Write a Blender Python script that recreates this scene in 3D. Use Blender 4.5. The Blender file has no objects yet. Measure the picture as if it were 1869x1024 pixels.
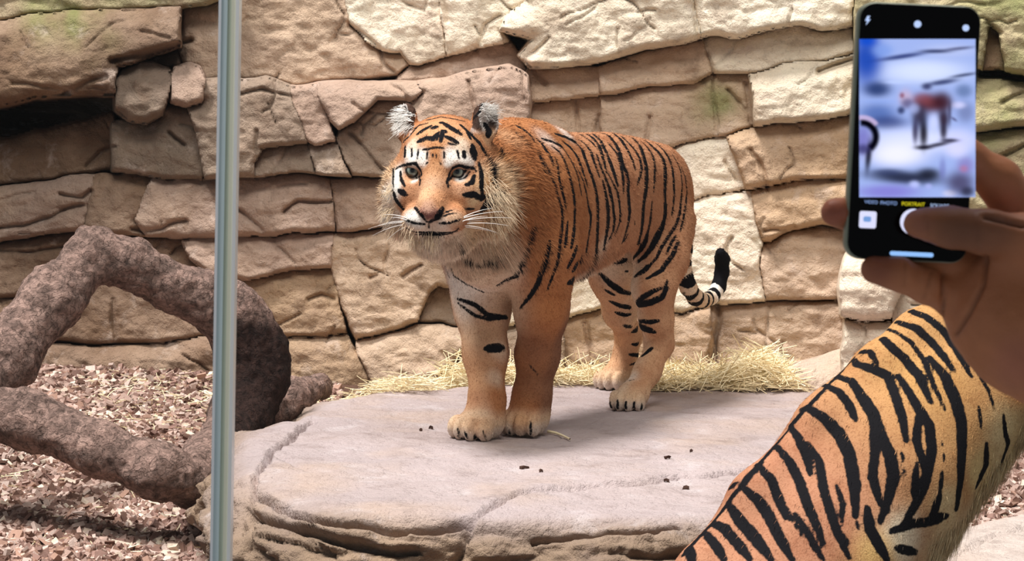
import bpy, math, random
import numpy as np
from mathutils import Vector, Matrix
from mathutils.bvhtree import BVHTree

# ------------------------------------------------------------------ camera, world, light, exposure
SC = bpy.context.scene
COL = SC.collection
F, CX, CY = 3500.0, 934.5, 512.0
PITCH = math.atan(212 / 3500.0)
ROLL = math.radians(1.45)
HC = 1.05
CAM = np.array([0.0, 0.0, HC])
FW = np.array([0, math.cos(PITCH), -math.sin(PITCH)])
R0 = np.array([1.0, 0, 0])
U0 = np.cross(R0, FW)
RT = R0 * math.cos(ROLL) + U0 * math.sin(ROLL)
UP = U0 * math.cos(ROLL) - R0 * math.sin(ROLL)

cam_data = bpy.data.cameras.new('camera')
cam_data.sensor_width = 36.0
cam_data.sensor_fit = 'HORIZONTAL'
cam_data.lens = F / 1869.0 * 36.0
cam_data.clip_start = 0.05
cam_data.clip_end = 100
cam_data.dof.use_dof = True
cam_data.dof.focus_distance = 4.6
cam_data.dof.aperture_fstop = 34
cam = bpy.data.objects.new('camera', cam_data)
COL.objects.link(cam)
m = Matrix.Identity(4)
for i in range(3):
    m[i][0] = RT[i]; m[i][1] = UP[i]; m[i][2] = -FW[i]; m[i][3] = CAM[i]
cam.matrix_world = m
SC.camera = cam

world = bpy.data.worlds.new('world')
SC.world = world
world.use_nodes = True
wn = world.node_tree.nodes
wl = world.node_tree.links
bg = wn['Background']
bg.inputs['Color'].default_value = (0.92, 0.96, 1.0, 1)
bg.inputs['Strength'].default_value = 0.27

sun_data = bpy.data.lights.new('skylight_sun', 'SUN')
sun_data.energy = 5.3
sun_data.angle = math.radians(16)
sun_data.color = (1.0, 0.975, 0.97)
sun = bpy.data.objects.new('skylight_sun', sun_data)
COL.objects.link(sun)
sun.rotation_euler = Vector((0.36, 0.17, -1.0)).to_track_quat('-Z', 'Y').to_euler()
sun.location = (-1, 2, 6)

sky_data = bpy.data.lights.new('skylight_panel', 'AREA')
sky_data.shape = 'RECTANGLE'; sky_data.size = 3.4; sky_data.size_y = 1.6
sky_data.energy = 200
sky_data.color = (1.0, 0.97, 0.93)
sky = bpy.data.objects.new('skylight_panel', sky_data)
COL.objects.link(sky)
sky.location = (-0.3, 2.2, 4.9)
sky.rotation_euler = (Vector((0.2, 5.2, 0.8)) - sky.location).to_track_quat('-Z', 'Y').to_euler()

SC.view_settings.view_transform = 'Standard'
SC.view_settings.look = 'None'
SC.view_settings.exposure = 0.0
SC.view_settings.gamma = 1.0
SC.view_settings.use_curve_mapping = False

# ------------------------------------------------------------------ helpers
def ray(px, py):
    px = np.asarray(px, float); py = np.asarray(py, float)
    return FW + RT * ((px - CX) / F)[..., None] + UP * ((CY - py) / F)[..., None]

def P(px, py, D):
    return CAM + ray(px, py) * np.asarray(D, float)[..., None]

def proj(p):
    d = np.asarray(p) - CAM
    z = d @ FW
    return np.stack([CX + F * (d @ RT) / z, CY - F * (d @ UP) / z, z], -1)

def onz(px, py, z):
    r = ray(px, py)
    return CAM + r * ((z - HC) / r[..., 2])[..., None]

def _hash(ix, iy, iz, seed):
    h = (ix.astype(np.uint32) * np.uint32(374761393) + iy.astype(np.uint32) * np.uint32(668265263)
         + iz.astype(np.uint32) * np.uint32(2147483647) + np.uint32(seed * 974711 + 12345))
    h = (h ^ (h >> np.uint32(13))) * np.uint32(1274126177)
    h = (h ^ (h >> np.uint32(16))) * np.uint32(2246822519)
    h = h ^ (h >> np.uint32(15))
    return h.astype(np.float64) / 4294967295.0 * 2 - 1

def vnoise(p, seed=0):
    f = np.floor(p)
    i = f.astype(np.int64)
    t = p - f
    t = t * t * t * (t * (t * 6 - 15) + 10)
    out = 0
    for dx in (0, 1):
        wx = t[..., 0] if dx else 1 - t[..., 0]
        for dy in (0, 1):
            wy = t[..., 1] if dy else 1 - t[..., 1]
            for dz in (0, 1):
                wz = t[..., 2] if dz else 1 - t[..., 2]
                out = out + wx * wy * wz * _hash(i[..., 0] + dx, i[..., 1] + dy, i[..., 2] + dz, seed)
    return out

def fbm(p, freq=1.0, octaves=4, seed=0, gain=0.5):
    p = np.asarray(p, float)
    out = 0; a = 1.0; tot = 0
    for o in range(octaves):
        out = out + a * vnoise(p * freq + 17.3 * o, seed + o)
        tot += a; a *= gain; freq *= 2.03
    return out / tot

def smooth(t):
    t = np.clip(t, 0, 1)
    return t * t * (3 - 2 * t)

def link(name, me, mat=None, parent=None):
    o = bpy.data.objects.new(name, me)
    COL.objects.link(o)
    if mat is not None and not me.materials:
        me.materials.append(mat)
    if parent is not None:
        o.parent = parent
    return o

def mesh(name, verts, faces, smooth_shade=True, attrs=None):
    """verts (n,3); faces an int array (m,k) or a list of such arrays"""
    me = bpy.data.meshes.new(name)
    if not isinstance(faces, (list, tuple)):
        faces = [faces]
    faces = [np.asarray(f, np.int32) for f in faces if len(f)]
    nl = sum(f.size for f in faces); nf = sum(len(f) for f in faces)
    me.vertices.add(len(verts))
    me.vertices.foreach_set('co', np.asarray(verts, np.float32).ravel())
    me.loops.add(nl); me.polygons.add(nf)
    me.loops.foreach_set('vertex_index', np.concatenate([f.ravel() for f in faces]))
    cnt = np.concatenate([np.full(len(f), f.shape[1], np.int32) for f in faces])
    me.polygons.foreach_set('loop_start', np.concatenate([[0], np.cumsum(cnt)[:-1]]).astype(np.int32))
    me.polygons.foreach_set('use_smooth', np.full(nf, smooth_shade))
    me.update(calc_edges=True)
    for k, v in (attrs or {}).items():
        v = np.asarray(v, np.float32)
        if v.ndim == 1:
            a = me.attributes.new(k, 'FLOAT', 'POINT'); a.data.foreach_set('value', v)
        else:
            if v.shape[1] == 3:
                v = np.concatenate([v, np.ones((len(v), 1), np.float32)], 1)
            a = me.attributes.new(k, 'FLOAT_COLOR', 'POINT'); a.data.foreach_set('color', v.ravel())
    return me

def tag(o, label=None, cat=None, group=None, kind=None):
    if label: o['label'] = label
    if cat: o['category'] = cat
    if group: o['group'] = group
    if kind: o['kind'] = kind
    return o

def empty(name, loc=(0, 0, 0)):
    o = bpy.data.objects.new(name, None)
    o.empty_display_size = 0.1
    COL.objects.link(o)
    o.location = loc
    return o

def srgb(r, g, b):
    out = []
    for c in (r, g, b):
        c /= 255.0
        out.append(c / 12.92 if c <= 0.04045 else ((c + 0.055) / 1.055) ** 2.4)
    return np.array(out)

# node helpers -----------------------------------------------------
class NT:
    def __init__(self, name):
        self.mat = bpy.data.materials.new(name)
        self.mat.use_nodes = True
        self.t = self.mat.node_tree
        self.n = self.t.nodes; self.l = self.t.links
        self.bsdf = self.n['Principled BSDF']
    def add(self, kind, **kw):
        nd = self.n.new(kind)
        for k, v in kw.items():
            if k.startswith('i_'):
                nd.inputs[k[2:]].default_value = v
            else:
                setattr(nd, k, v)
        return nd
    def link(self, a, b): self.l.new(a, b)
    def attr(self, name): return self.add('ShaderNodeAttribute', attribute_name=name)
    def coord(self): return self.add('ShaderNodeTexCoord').outputs['Object']
    def noise(self, scale, detail=4, rough=0.55, vec=None, dist=0.0):
        nd = self.add('ShaderNodeTexNoise')
        nd.inputs['Scale'].default_value = scale; nd.inputs['Detail'].default_value = detail
        nd.inputs['Roughness'].default_value = rough; nd.inputs['Distortion'].default_value = dist
        if vec is not None: self.link(vec, nd.inputs['Vector'])
        return nd.outputs['Fac']
    def math(self, op, a, b=None, c=None, clamp=False):
        nd = self.add('ShaderNodeMath', operation=op, use_clamp=clamp)
        for i, v in enumerate((a, b, c)):
            if v is None: continue
            if isinstance(v, (int, float)): nd.inputs[i].default_value = v
            else: self.link(v, nd.inputs[i])
        return nd.outputs[0]
    def ramp(self, fac, a, b, c0=(0, 0, 0), c1=(1, 1, 1)):
        nd = self.add('ShaderNodeMapRange', interpolation_type='SMOOTHSTEP', clamp=True)
        self.link(fac, nd.inputs['Value'])
        nd.inputs['From Min'].default_value = a; nd.inputs['From Max'].default_value = b
        return nd.outputs['Result']
    def mix(self, fac, a, b, mode='MIX'):
        nd = self.add('ShaderNodeMix', data_type='RGBA', blend_type=mode)
        for v, s in ((fac, nd.inputs[0]), (a, nd.inputs[6]), (b, nd.inputs[7])):
            if isinstance(v, (int, float)): s.default_value = v
            elif isinstance(v, (tuple, list, np.ndarray)): s.default_value = (float(v[0]), float(v[1]), float(v[2]), 1)
            else: self.link(v, s)
        return nd.outputs[2]
    def bump(self, h, strength, dist, prev=None):
        nd = self.add('ShaderNodeBump')
        nd.inputs['Strength'].default_value = strength; nd.inputs['Distance'].default_value = dist
        self.link(h, nd.inputs['Height'])
        if prev is not None: self.link(prev, nd.inputs['Normal'])
        return nd.outputs['Normal']
    def out(self, color=None, rough=0.8, normal=None, spec=0.3):
        b = self.bsdf
        if color is not None:
            if isinstance(color, (tuple, list, np.ndarray)): b.inputs['Base Color'].default_value = (*[float(x) for x in color[:3]], 1)
            else: self.link(color, b.inputs['Base Color'])
        if isinstance(rough, (int, float)): b.inputs['Roughness'].default_value = rough
        else: self.link(rough, b.inputs['Roughness'])
        b.inputs['Specular IOR Level'].default_value = spec
        if normal is not None: self.link(normal, b.inputs['Normal'])
        return self.mat

def rock_material(name, attr='tone', grain=1.0, warm=(200, 172, 148), mudc=(112, 86, 68), pale=(228, 208, 194)):
    n = NT(name); v = n.coord()
    base = n.attr(attr).outputs['Color']
    big = n.noise(2.2, 5, 0.6, v)
    mid = n.noise(9, 7, 0.68, v, 0.15)
    fine = n.noise(70, 5, 0.7, v)
    c = n.mix(n.ramp(big, 0.42, 0.68), base, srgb(*warm), 'MIX')
    nd = n.mix(0.45, base, c)
    nd = n.mix(n.math('MULTIPLY', n.ramp(mid, 0.50, 0.75), 0.55), nd, srgb(*mudc))
    nd = n.mix(n.math('MULTIPLY', n.ramp(mid, 0.46, 0.28), 0.40), nd, srgb(*pale))
    nd = n.mix(n.math('MULTIPLY', n.ramp(fine, 0.56, 0.72), 0.30 * grain), nd, srgb(80, 62, 50))
    nrm = n.bump(mid, 0.6, 0.06)
    nrm = n.bump(fine, 0.6, 0.012, nrm)
    nrm = n.bump(n.noise(260, 3, 0.6, v), 0.35, 0.003, nrm)
    return n.out(nd, 0.9, nrm, 0.2)

# signed distance fields ------------------------------------------
class Field:
    def __init__(self, lo, hi, res):
        self.lo = np.array(lo, float); self.res = res
        self.n = np.ceil((np.array(hi) - self.lo) / res).astype(int) + 1
        self.a = np.full(self.n, 1.0, np.float32)
    def block(self, lo, hi, pad):
        i0 = np.clip(np.floor((np.array(lo) - pad - self.lo) / self.res).astype(int), 0, self.n)
        i1 = np.clip(np.ceil((np.array(hi) + pad - self.lo) / self.res).astype(int) + 1, 0, self.n)
        if (i1 <= i0).any(): return None, None
        sl = tuple(slice(a, b) for a, b in zip(i0, i1))
        ax = [self.lo[k] + self.res * np.arange(i0[k], i1[k]) for k in range(3)]
        g = np.stack(np.meshgrid(*ax, indexing='ij'), -1).astype(np.float32)
        return sl, g
    def put(self, sl, d, k, sub=False):
        a = self.a[sl]
        if sub:
            d = -d
            h = np.maximum(k - np.abs(a - d), 0) / max(k, 1e-6)
            self.a[sl] = np.maximum(a, d) + h * h * k * 0.25
        else:
            h = np.maximum(k - np.abs(a - d), 0) / max(k, 1e-6)
            self.a[sl] = np.minimum(a, d) - h * h * k * 0.25
    def cone(self, a, b, ra, rb, k=0.02, sub=False, sc=None):
        a = np.array(a, float); b = np.array(b, float); r = max(ra, rb)
        sl, g = self.block(np.minimum(a, b) - r, np.maximum(a, b) + r, k + 0.03)
        if sl is None: return
        ab = (b - a).astype(np.float32)
        t = np.clip(((g - a) @ ab) / max(float(ab @ ab), 1e-9), 0, 1)
        d = np.linalg.norm(g - a - t[..., None] * ab, axis=-1) - (ra + (rb - ra) * t)
        self.put(sl, d, k, sub)
    def chain(self, pts, rs, k=0.02, sub=False):
        for i in range(len(pts) - 1):
            self.cone(pts[i], pts[i + 1], rs[i], rs[i + 1], k, sub)
    def ell(self, c, r, rot=None, k=0.02, sub=False):
        c = np.array(c, float); r = np.array(r, float); R = float(r.max())
        sl, g = self.block(c - R, c + R, k + 0.03)
        if sl is None: return
        q = g - c
        if rot is not None: q = q @ np.asarray(rot, float)     # columns of rot are the local axes
        k0 = np.linalg.norm(q / r, axis=-1); k1 = np.linalg.norm(q / (r * r), axis=-1)
        d = k0 * (k0 - 1) / np.maximum(k1, 1e-6)
        d = np.where(k0 < 1e-3, -float(r.min()), d)
        self.put(sl, d, k, sub)
    def mesh(self, relax=2):
        return surface_nets(self.a, self.lo, self.res, relax)

def surface_nets(a, lo, res, relax=2):
    n = np.array(a.shape)
    s = a < 0
    c = [s[dx:n[0] - 1 + dx, dy:n[1] - 1 + dy, dz:n[2] - 1 + dz] for dx in (0, 1) for dy in (0, 1) for dz in (0, 1)]
    cnt = sum(x.astype(np.int8) for x in c)
    act = (cnt > 0) & (cnt < 8)
    ci = np.argwhere(act)
    idx = np.full(act.shape, -1, np.int64)
    idx[act] = np.arange(len(ci))
    acc = np.zeros((len(ci), 3)); num = np.zeros(len(ci))
    corners = [(dx, dy, dz) for dx in (0, 1) for dy in (0, 1) for dz in (0, 1)]
    for p in range(8):
        for q in range(p + 1, 8):
            A, B = np.array(corners[p]), np.array(corners[q])
            if np.abs(A - B).sum() != 1: continue
            va = a[tuple((ci + A).T)]; vb = a[tuple((ci + B).T)]
            hit = (va < 0) != (vb < 0)
            t = np.where(hit, va / np.where(hit, va - vb, 1), 0)
            acc += np.where(hit[:, None], A + (B - A) * t[:, None], 0); num += hit
    v = (ci + acc / np.maximum(num, 1)[:, None]) * res + lo
    quads = []
    for ax in range(3):
        o1, o2 = [k for k in range(3) if k != ax]
        sl0 = [slice(None)] * 3; sl1 = [slice(None)] * 3
        sl0[ax] = slice(0, -1); sl1[ax] = slice(1, None)
        A = s[tuple(sl0)]; B = s[tuple(sl1)]
        e = np.argwhere(A != B)
        ok = (e[:, o1] > 0) & (e[:, o2] > 0) & (e[:, o1] < n[o1] - 1) & (e[:, o2] < n[o2] - 1)
        e = e[ok]
        flip = A[tuple(e.T)]
        d1 = np.zeros(3, int); d1[o1] = 1
        d2 = np.zeros(3, int); d2[o2] = 1
        q = np.stack([idx[tuple((e - d1 - d2).T)], idx[tuple((e - d2).T)], idx[tuple(e.T)], idx[tuple((e - d1).T)]], 1)
        if ax == 1: flip = ~flip
        q = np.where(flip[:, None], q, q[:, ::-1])
        quads.append(q)
    q = np.concatenate(quads)
    q = q[(q >= 0).all(1)]
    for _ in range(relax):
        acc = np.zeros_like(v); w = np.zeros(len(v))
        for k in range(4):
            i, j = q[:, k], q[:, (k + 1) % 4]
            for ax in range(3):
                acc[:, ax] += np.bincount(i, v[j, ax], len(v)) + np.bincount(j, v[i, ax], len(v))
            w += np.bincount(i, None, len(v)) + np.bincount(j, None, len(v))
        v = v * 0.4 + 0.6 * acc / np.maximum(w, 1)[:, None]
    return v, q

def vnormals(v, q):
    fn = np.cross(v[q[:, 2]] - v[q[:, 0]], v[q[:, 3]] - v[q[:, 1]])
    out = np.zeros_like(v)
    for k in range(4):
        for ax in range(3):
            out[:, ax] += np.bincount(q[:, k], fn[:, ax], len(v))
    return out / np.maximum(np.linalg.norm(out, axis=1), 1e-12)[:, None]

def seg_dist(p, a, b, ra=0.0, rb=0.0):
    ab = b - a
    t = np.clip(((p - a) @ ab) / max(float(ab @ ab), 1e-12), 0, 1)
    return np.linalg.norm(p - a - t[:, None] * ab, axis=1) - (ra + (rb - ra) * t)

def poly_sd(pts, poly):
    """signed distance to a 2-D polygon, positive inside; also the per-edge distances"""
    poly = np.asarray(poly, float)
    a = poly; b = np.roll(poly, -1, 0)
    inside = np.zeros(len(pts), bool)
    dists = []
    for i in range(len(a)):
        dists.append(seg_dist(pts, a[i], b[i]))
        cond = (a[i, 1] > pts[:, 1]) != (b[i, 1] > pts[:, 1])
        if abs(b[i, 1] - a[i, 1]) > 1e-9:
            xint = (b[i, 0] - a[i, 0]) * (pts[:, 1] - a[i, 1]) / (b[i, 1] - a[i, 1]) + a[i, 0]
            inside ^= cond & (pts[:, 0] < xint)
    return np.stack(dists, 0), inside

rng = np.random.default_rng(7)
random.seed(7)
# ------------------------------------------------------------------ the rock wall: every block its own stone
def wall_depth(px, py):
    """depth (along the optical axis) of the wall's base plane Y = 6.15 - 0.2 X"""
    r = ray(px, py)
    return 6.15 / (r[..., 1] + 0.2 * r[..., 0])

CREAM = srgb(244, 230, 206); TAN = srgb(208, 180, 154); PINK = srgb(184, 156, 138); BROWN = srgb(134, 106, 84)
DARK = srgb(122, 97, 78); OCHRE = srgb(194, 162, 130); GREY = srgb(154, 134, 116); GREEN = srgb(190, 178, 136)
MOSS = srgb(120, 132, 70)
BLOCKS = [
 # polygon, proud (m), edge radius (px), colour
 ([(-250,-160),(400,-160),(405,-5),(375,6),(330,14),(190,20),(75,27),(0,40),(-250,70)], .20, 14, GREEN*.8),
 ([(-250,70),(0,40),(75,27),(190,20),(325,14),(328,80),(270,102),(212,118),(206,150),(205,170),(140,174),(60,182),(0,192),(-250,215)], .32, 46, BROWN),
 ([(-250,275),(0,256),(90,244),(180,222),(205,212),(208,230),(205,312),(130,322),(60,330),(0,336),(-250,345)], .06, 14, BROWN),
 ([(212,118),(270,102),(328,80),(335,116),(305,122),(280,115),(250,112),(222,128)], .05, 14, BROWN),
 ([(215,140),(225,125),(250,112),(280,115),(303,122),(310,140),(302,190),(298,215),(270,228),(235,225),(215,205),(213,170)], .30, 34, GREY*.9),
 ([(310,140),(318,122),(345,116),(362,122),(374,147),(368,190),(340,198),(312,190)], .30, 24, PINK),
 ([(208,230),(235,225),(270,228),(298,215),(306,193),(340,198),(360,240),(372,300),(365,326),(300,322),(240,318),(206,314)], .22, 18, GREY*.8),
 ([(374,147),(400,144),(450,148),(490,140),(535,155),(533,175),(545,210),(560,245),(562,262),(480,270),(466,292),(465,320),(410,322),(375,324),(372,300),(360,240),(345,198),(368,190)], .27, 20, GREY),
 ([(480,270),(562,262),(572,312),(575,320),(465,320),(466,292)], .24, 10, GREY),
 ([(535,155),(577,152),(590,190),(603,218),(614,262),(600,262),(575,266),(562,258),(548,212),(533,175)], .26, 10, PINK),
 ([(562,262),(600,264),(615,262),(628,295),(638,320),(575,320),(572,310)], .24, 9, GREY),
 ([(577,152),(640,150),(720,147),(760,150),(770,170),(752,185),(690,178),(650,222),(622,238),(608,225),(590,190)], .28, 14, PINK),
 ([(622,238),(650,222),(690,178),(752,185),(765,260),(700,320),(640,318),(628,290),(615,258)], .23, 10, GREY),
 ([(760,150),(800,146),(870,128),(930,124),(958,136),(962,190),(955,260),(900,330),(700,330),(765,260),(752,185),(770,170)], .30, 16, PINK),
 ([(410,-160),(620,-160),(632,5),(640,45),(675,75),(705,88),(735,92),(748,118),(725,136),(640,148),(535,153),(490,138),(450,146),(400,142),(374,146),(362,122),(335,116),(328,80),(325,14),(375,6),(405,-5),(400,-160)], .07, 12, TAN*.92),
 ([(620,-160),(795,-160),(805,20),(815,106),(765,122),(748,118),(735,92),(705,88),(675,75),(640,45),(632,5)], .08, 8, CREAM),
 ([(795,-160),(960,-160),(955,0),(920,30),(915,60),(925,80),(870,92),(815,106),(805,20)], .09, 7, CREAM),
 ([(748,118),(765,122),(815,106),(870,92),(925,80),(952,108),(958,134),(930,124),(870,128),(800,146),(760,150),(720,147),(725,136)], .05, 8, PINK),
 ([(960,-160),(1260,-160),(1268,0),(1283,72),(1240,85),(1180,90),(1120,105),(1040,118),(965,122),(950,106),(975,75),(915,60),(920,30),(955,0)], .19, 24, CREAM),
 ([(1260,-160),(1560,-160),(1555,45),(1500,55),(1450,48),(1400,55),(1340,65),(1283,72),(1268,0)], .19, 20, CREAM),
 ([(958,134),(965,124),(1040,118),(1092,118),(1092,172),(1030,180),(965,184),(962,160)], .09, 12, TAN),
 ([(1092,118),(1120,107),(1180,92),(1240,87),(1283,75),(1300,140),(1270,158),(1240,158),(1190,160),(1140,168),(1092,172)], .11, 14, TAN),
 ([(1283,75),(1340,67),(1400,57),(1450,50),(1500,57),(1555,48),(1560,95),(1500,112),(1440,120),(1380,135),(1300,140)], .11, 12, CREAM),
 ([(962,190),(1030,180),(1092,172),(1092,330),(955,330)], .07, 10, TAN),
 ([(1092,172),(1140,168),(1190,160),(1240,158),(1300,140),(1365,138),(1372,190),(1378,232),(1330,248),(1270,258),(1220,268),(1150,290),(1092,300)], .10, 12, TAN),
 ([(1365,138),(1440,120),(1500,112),(1560,95),(1560,205),(1500,215),(1440,225),(1378,232),(1372,190)], .17, 20, CREAM),
 ([(1220,268),(1270,258),(1330,248),(1345,290),(1360,340),(1330,348),(1262,370),(1200,400),(1100,420),(1092,300),(1150,290)], .10, 10, CREAM),
 ([(1330,248),(1378,234),(1440,227),(1500,217),(1560,207),(1560,320),(1500,326),(1440,332),(1360,342),(1345,290)], .15, 18, OCHRE*1.05),
 ([(1200,400),(1262,372),(1330,350),(1370,345),(1378,400),(1390,440),(1385,480),(1398,548),(1300,555),(1250,575),(1100,560),(1100,420)], .14, 12, CREAM),
 ([(1370,345),(1440,334),(1500,328),(1560,322),(1560,420),(1500,410),(1450,420),(1405,440),(1390,440),(1378,400)], .17, 20, OCHRE*1.1),
 ([(1390,442),(1405,440),(1450,420),(1500,412),(1560,422),(1545,545),(1480,548),(1398,548),(1385,480)], .13, 12, TAN),
 ([(1100,560),(1250,577),(1300,560),(1305,640),(1310,760),(1020,760),(1030,580)], .17, 14, OCHRE),
 ([(1300,558),(1398,550),(1480,550),(1545,548),(1545,760),(1310,760),(1305,640)], .15, 18, TAN*.9),
 ([(-250,345),(0,338),(60,332),(130,324),(168,322),(160,370),(150,420),(80,430),(0,442),(-250,455)], .17, 16, PINK*.8),
 ([(168,322),(240,320),(285,325),(262,360),(248,400),(268,428),(210,425),(150,420),(160,370)], .18, 16, BROWN),
 ([(285,325),(365,328),(410,324),(465,322),(575,321),(598,325),(605,370),(608,424),(540,422),(500,432),(460,428),(410,432),(340,432),(268,428),(248,400),(262,360)], .22, 20, PINK),
 ([(598,325),(638,321),(700,320),(720,400),(690,412),(640,425),(612,426),(606,370)], .20, 14, PINK),
 ([(700,320),(900,330),(900,420),(800,430),(700,418),(712,395)], .18, 12, PINK),
 ([(-250,455),(0,444),(80,432),(150,422),(200,425),(190,480),(150,530),(60,540),(-250,560)], .15, 18, BROWN),
 ([(200,425),(268,430),(332,434),(350,470),(385,505),(380,545),(300,535),(190,480)], .16, 12, BROWN*1.1),
 ([(332,434),(410,434),(460,430),(500,434),(540,424),(606,428),(605,490),(560,495),(500,500),(440,515),(425,505),(385,505),(350,470)], .20, 14, PINK),
 ([(606,428),(640,427),(690,414),(800,432),(850,440),(850,530),(800,520),(785,535),(765,590),(700,605),(650,615),(640,600),(615,540),(605,490)], .20, 16, TAN),
 ([(440,515),(500,500),(560,495),(605,490),(615,540),(630,605),(570,612),(500,618),(460,560)], .19, 14, OCHRE*.85),
 ([(765,590),(785,535),(800,520),(850,530),(850,600),(800,590)], .15, 10, GREY),
 ([(-250,560),(60,540),(150,530),(190,480),(300,535),(380,545),(430,520),(440,515),(460,560),(430,600),(380,615),(300,625),(200,628),(100,620),(-250,630)], .17, 14, BROWN*1.15),
 ([(-250,630),(100,622),(200,630),(300,627),(380,617),(430,602),(460,562),(500,620),(480,760),(-250,760)], .22, 18, BROWN*1.15),
 ([(500,620),(570,614),(630,607),(650,640),(680,700),(690,760),(480,760)], .22, 16, OCHRE*.8),
 ([(650,617),(700,607),(765,592),(800,592),(850,602),(845,640),(800,690),(790,760),(690,760),(680,700),(650,640)], .22, 16, TAN*.9),
 ([(850,440),(1100,420),(1100,560),(1030,580),(940,590),(850,600)], .18, 12, CREAM),
 ([(850,602),(940,592),(1030,582),(1020,760),(790,760),(800,690),(845,640)], .2, 16, GREY),
 ([(1562,-160),(2120,-160),(2120,120),(1869,135),(1830,130),(1822,60),(1800,40),(1785,128),(1562,95)], .26, 22, GREEN),
 ([(1787,128),(1802,44),(1820,62),(1828,128)], .20, 12, BROWN*1.1),
 ([(1562,97),(1785,146),(1830,148),(1869,150),(2120,140),(2120,220),(1869,232),(1785,245),(1562,230)], .26, 24, GREEN*1.1),
 ([(1562,230),(1785,247),(1869,235),(2120,222),(2120,330),(1869,400),(1562,400)], .24, 22, GREEN),
 ([(1562,400),(1869,400),(2120,330),(2120,760),(1547,760),(1547,548),(1562,420)], .22, 20, GREY*.9),
 ([(1545,462),(1600,455),(1645,462),(1652,520),(1622,578),(1580,586),(1535,578),(1530,525)], .62, 26, CREAM),
 ([(1540,586),(1580,588),(1622,584),(1640,640),(1640,760),(1550,760),(1538,640)], .60, 18, CREAM),
 ([(1626,530),(1700,520),(1760,540),(1760,760),(1640,760),(1628,600)], .55, 18, CREAM),
]
CRACKS = [  # fine cracks: polyline, width px, depth m
 ([(440,170),(480,163),(530,172)],3.5,.012), ([(640,240),(665,270),(700,310)],4,.014), ([(520,385),(545,370),(600,368)],5,.02),
 ([(432,385),(455,400),(478,418)],5,.015), ([(310,238),(332,268)],5,.02), ([(160,300),(185,275),(208,268)],4,.014),
 ([(0,362),(60,352)],3,.01), ([(0,418),(50,408),(95,395),(150,372)],4,.016), ([(0,460),(60,458),(190,448)],4,.014),
 ([(110,355),(150,362),(165,350)],5,.018), ([(245,420),(300,418),(340,400)],5,.018), ([(735,505),(770,488)],4,.014), ([(675,508),(690,505)],4,.012),
 ([(560,548),(585,540),(605,546)],5,.016), ([(505,595),(545,572)],3,.01), ([(505,448),(540,480)],3,.008),
 ([(1050,185),(1056,245)],4,.012), ([(1188,212),(1183,262)],4,.012), ([(1290,95),(1303,140)],4,.012), ([(1300,148),(1308,240)],4,.012),
 ([(1265,-20),(1276,70)],4,.012), ([(1320,292),(1345,330)],4,.012), ([(1372,270),(1395,320),(1400,345)],4,.012), ([(1448,18),(1440,45)],3,.01),
 ([(1360,150),(1375,228)],5,.014), ([(1495,132),(1560,108)],7,.03), ([(1330,165),(1365,205)],4,.012), ([(1400,425),(1425,420),(1450,412)],4,.014),
 ([(1480,418),(1540,412)],3,.01), ([(1070,590),(1085,680)],5,.014), ([(1140,595),(1150,650)],4,.012), ([(430,70),(455,30)],3,.008),
 ([(640,45),(690,88),(700,110),(720,130)],4,.014), ([(810,0),(818,40)],5,.01), ([(870,90),(890,45),(915,30)],4,.012),
 ([(260,60),(310,70)],4,.008), ([(120,170),(190,140)],6,.015), ([(20,150),(110,165),(190,160)],4,.01),
 ([(330,20),(332,110)],5,.02), ([(205,115),(270,98),(345,76)],6,.03), ([(465,240),(470,275)],4,.012), ([(855,150),(870,205)],4,.014),
 ([(1310,565),(1302,660)],6,.02), ([(700,150),(735,165),(755,190)],4,.012), ([(280,470),(310,478)],4,.01), ([(205,545),(208,620)],4,.012),
 ([(1800,300),(1869,270)],6,.02), ([(1830,190),(1869,170)],5,.014), ([(960,110),(1000,150)],5,.014), ([(1000,70),(960,105)],4,.012),
 ([(1095,210),(1088,250)],5,.012), ([(1400,560),(1398,680)],3,.008),
]
_r = np.random.default_rng(404)
for _ in range(95):                                        # short hairline cracks
    x, y = _r.uniform(-100, 1960), _r.uniform(-60, 680); a = _r.choice([0.0, 0.25, -0.3, 1.35, 1.75, 1.5]) + _r.normal(0, .2); line = [(x, y)]
    for _k in range(_r.integers(2, 6)):
        a += _r.normal(0, .45); x += math.cos(a) * 17; y += math.sin(a) * 17; line.append((x, y))
    CRACKS.append((line, _r.uniform(2.0, 3.2), _r.uniform(.005, .011)))
STEP = 3.2
wall = empty('wall_back', tuple(P(900, 690, 6.1)))
tag(wall, 'tan sculpted rock wall of cracked stone blocks behind the tiger', 'rock wall', kind='structure')
wall_mat = rock_material('wall_rock')
wall_origin = np.array(wall.location)
def crack_cut(pts, p3):
    wob = np.stack([vnoise(p3 * 14, 3), vnoise(p3 * 14, 4)], -1) * 5
    q = pts + wob
    out = np.zeros(len(pts))
    for line, w, dep in CRACKS:
        L = np.array(line, float)
        near = ((pts > L.min(0) - 25) & (pts < L.max(0) + 25)).all(1)
        if not near.any(): continue
        d = np.min([seg_dist(q[near], L[i], L[i + 1]) for i in range(len(L) - 1)], 0)
        out[near] = np.maximum(out[near], dep * 1.6 * (1 - smooth(d / (w * 1.5))))
    return out
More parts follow.
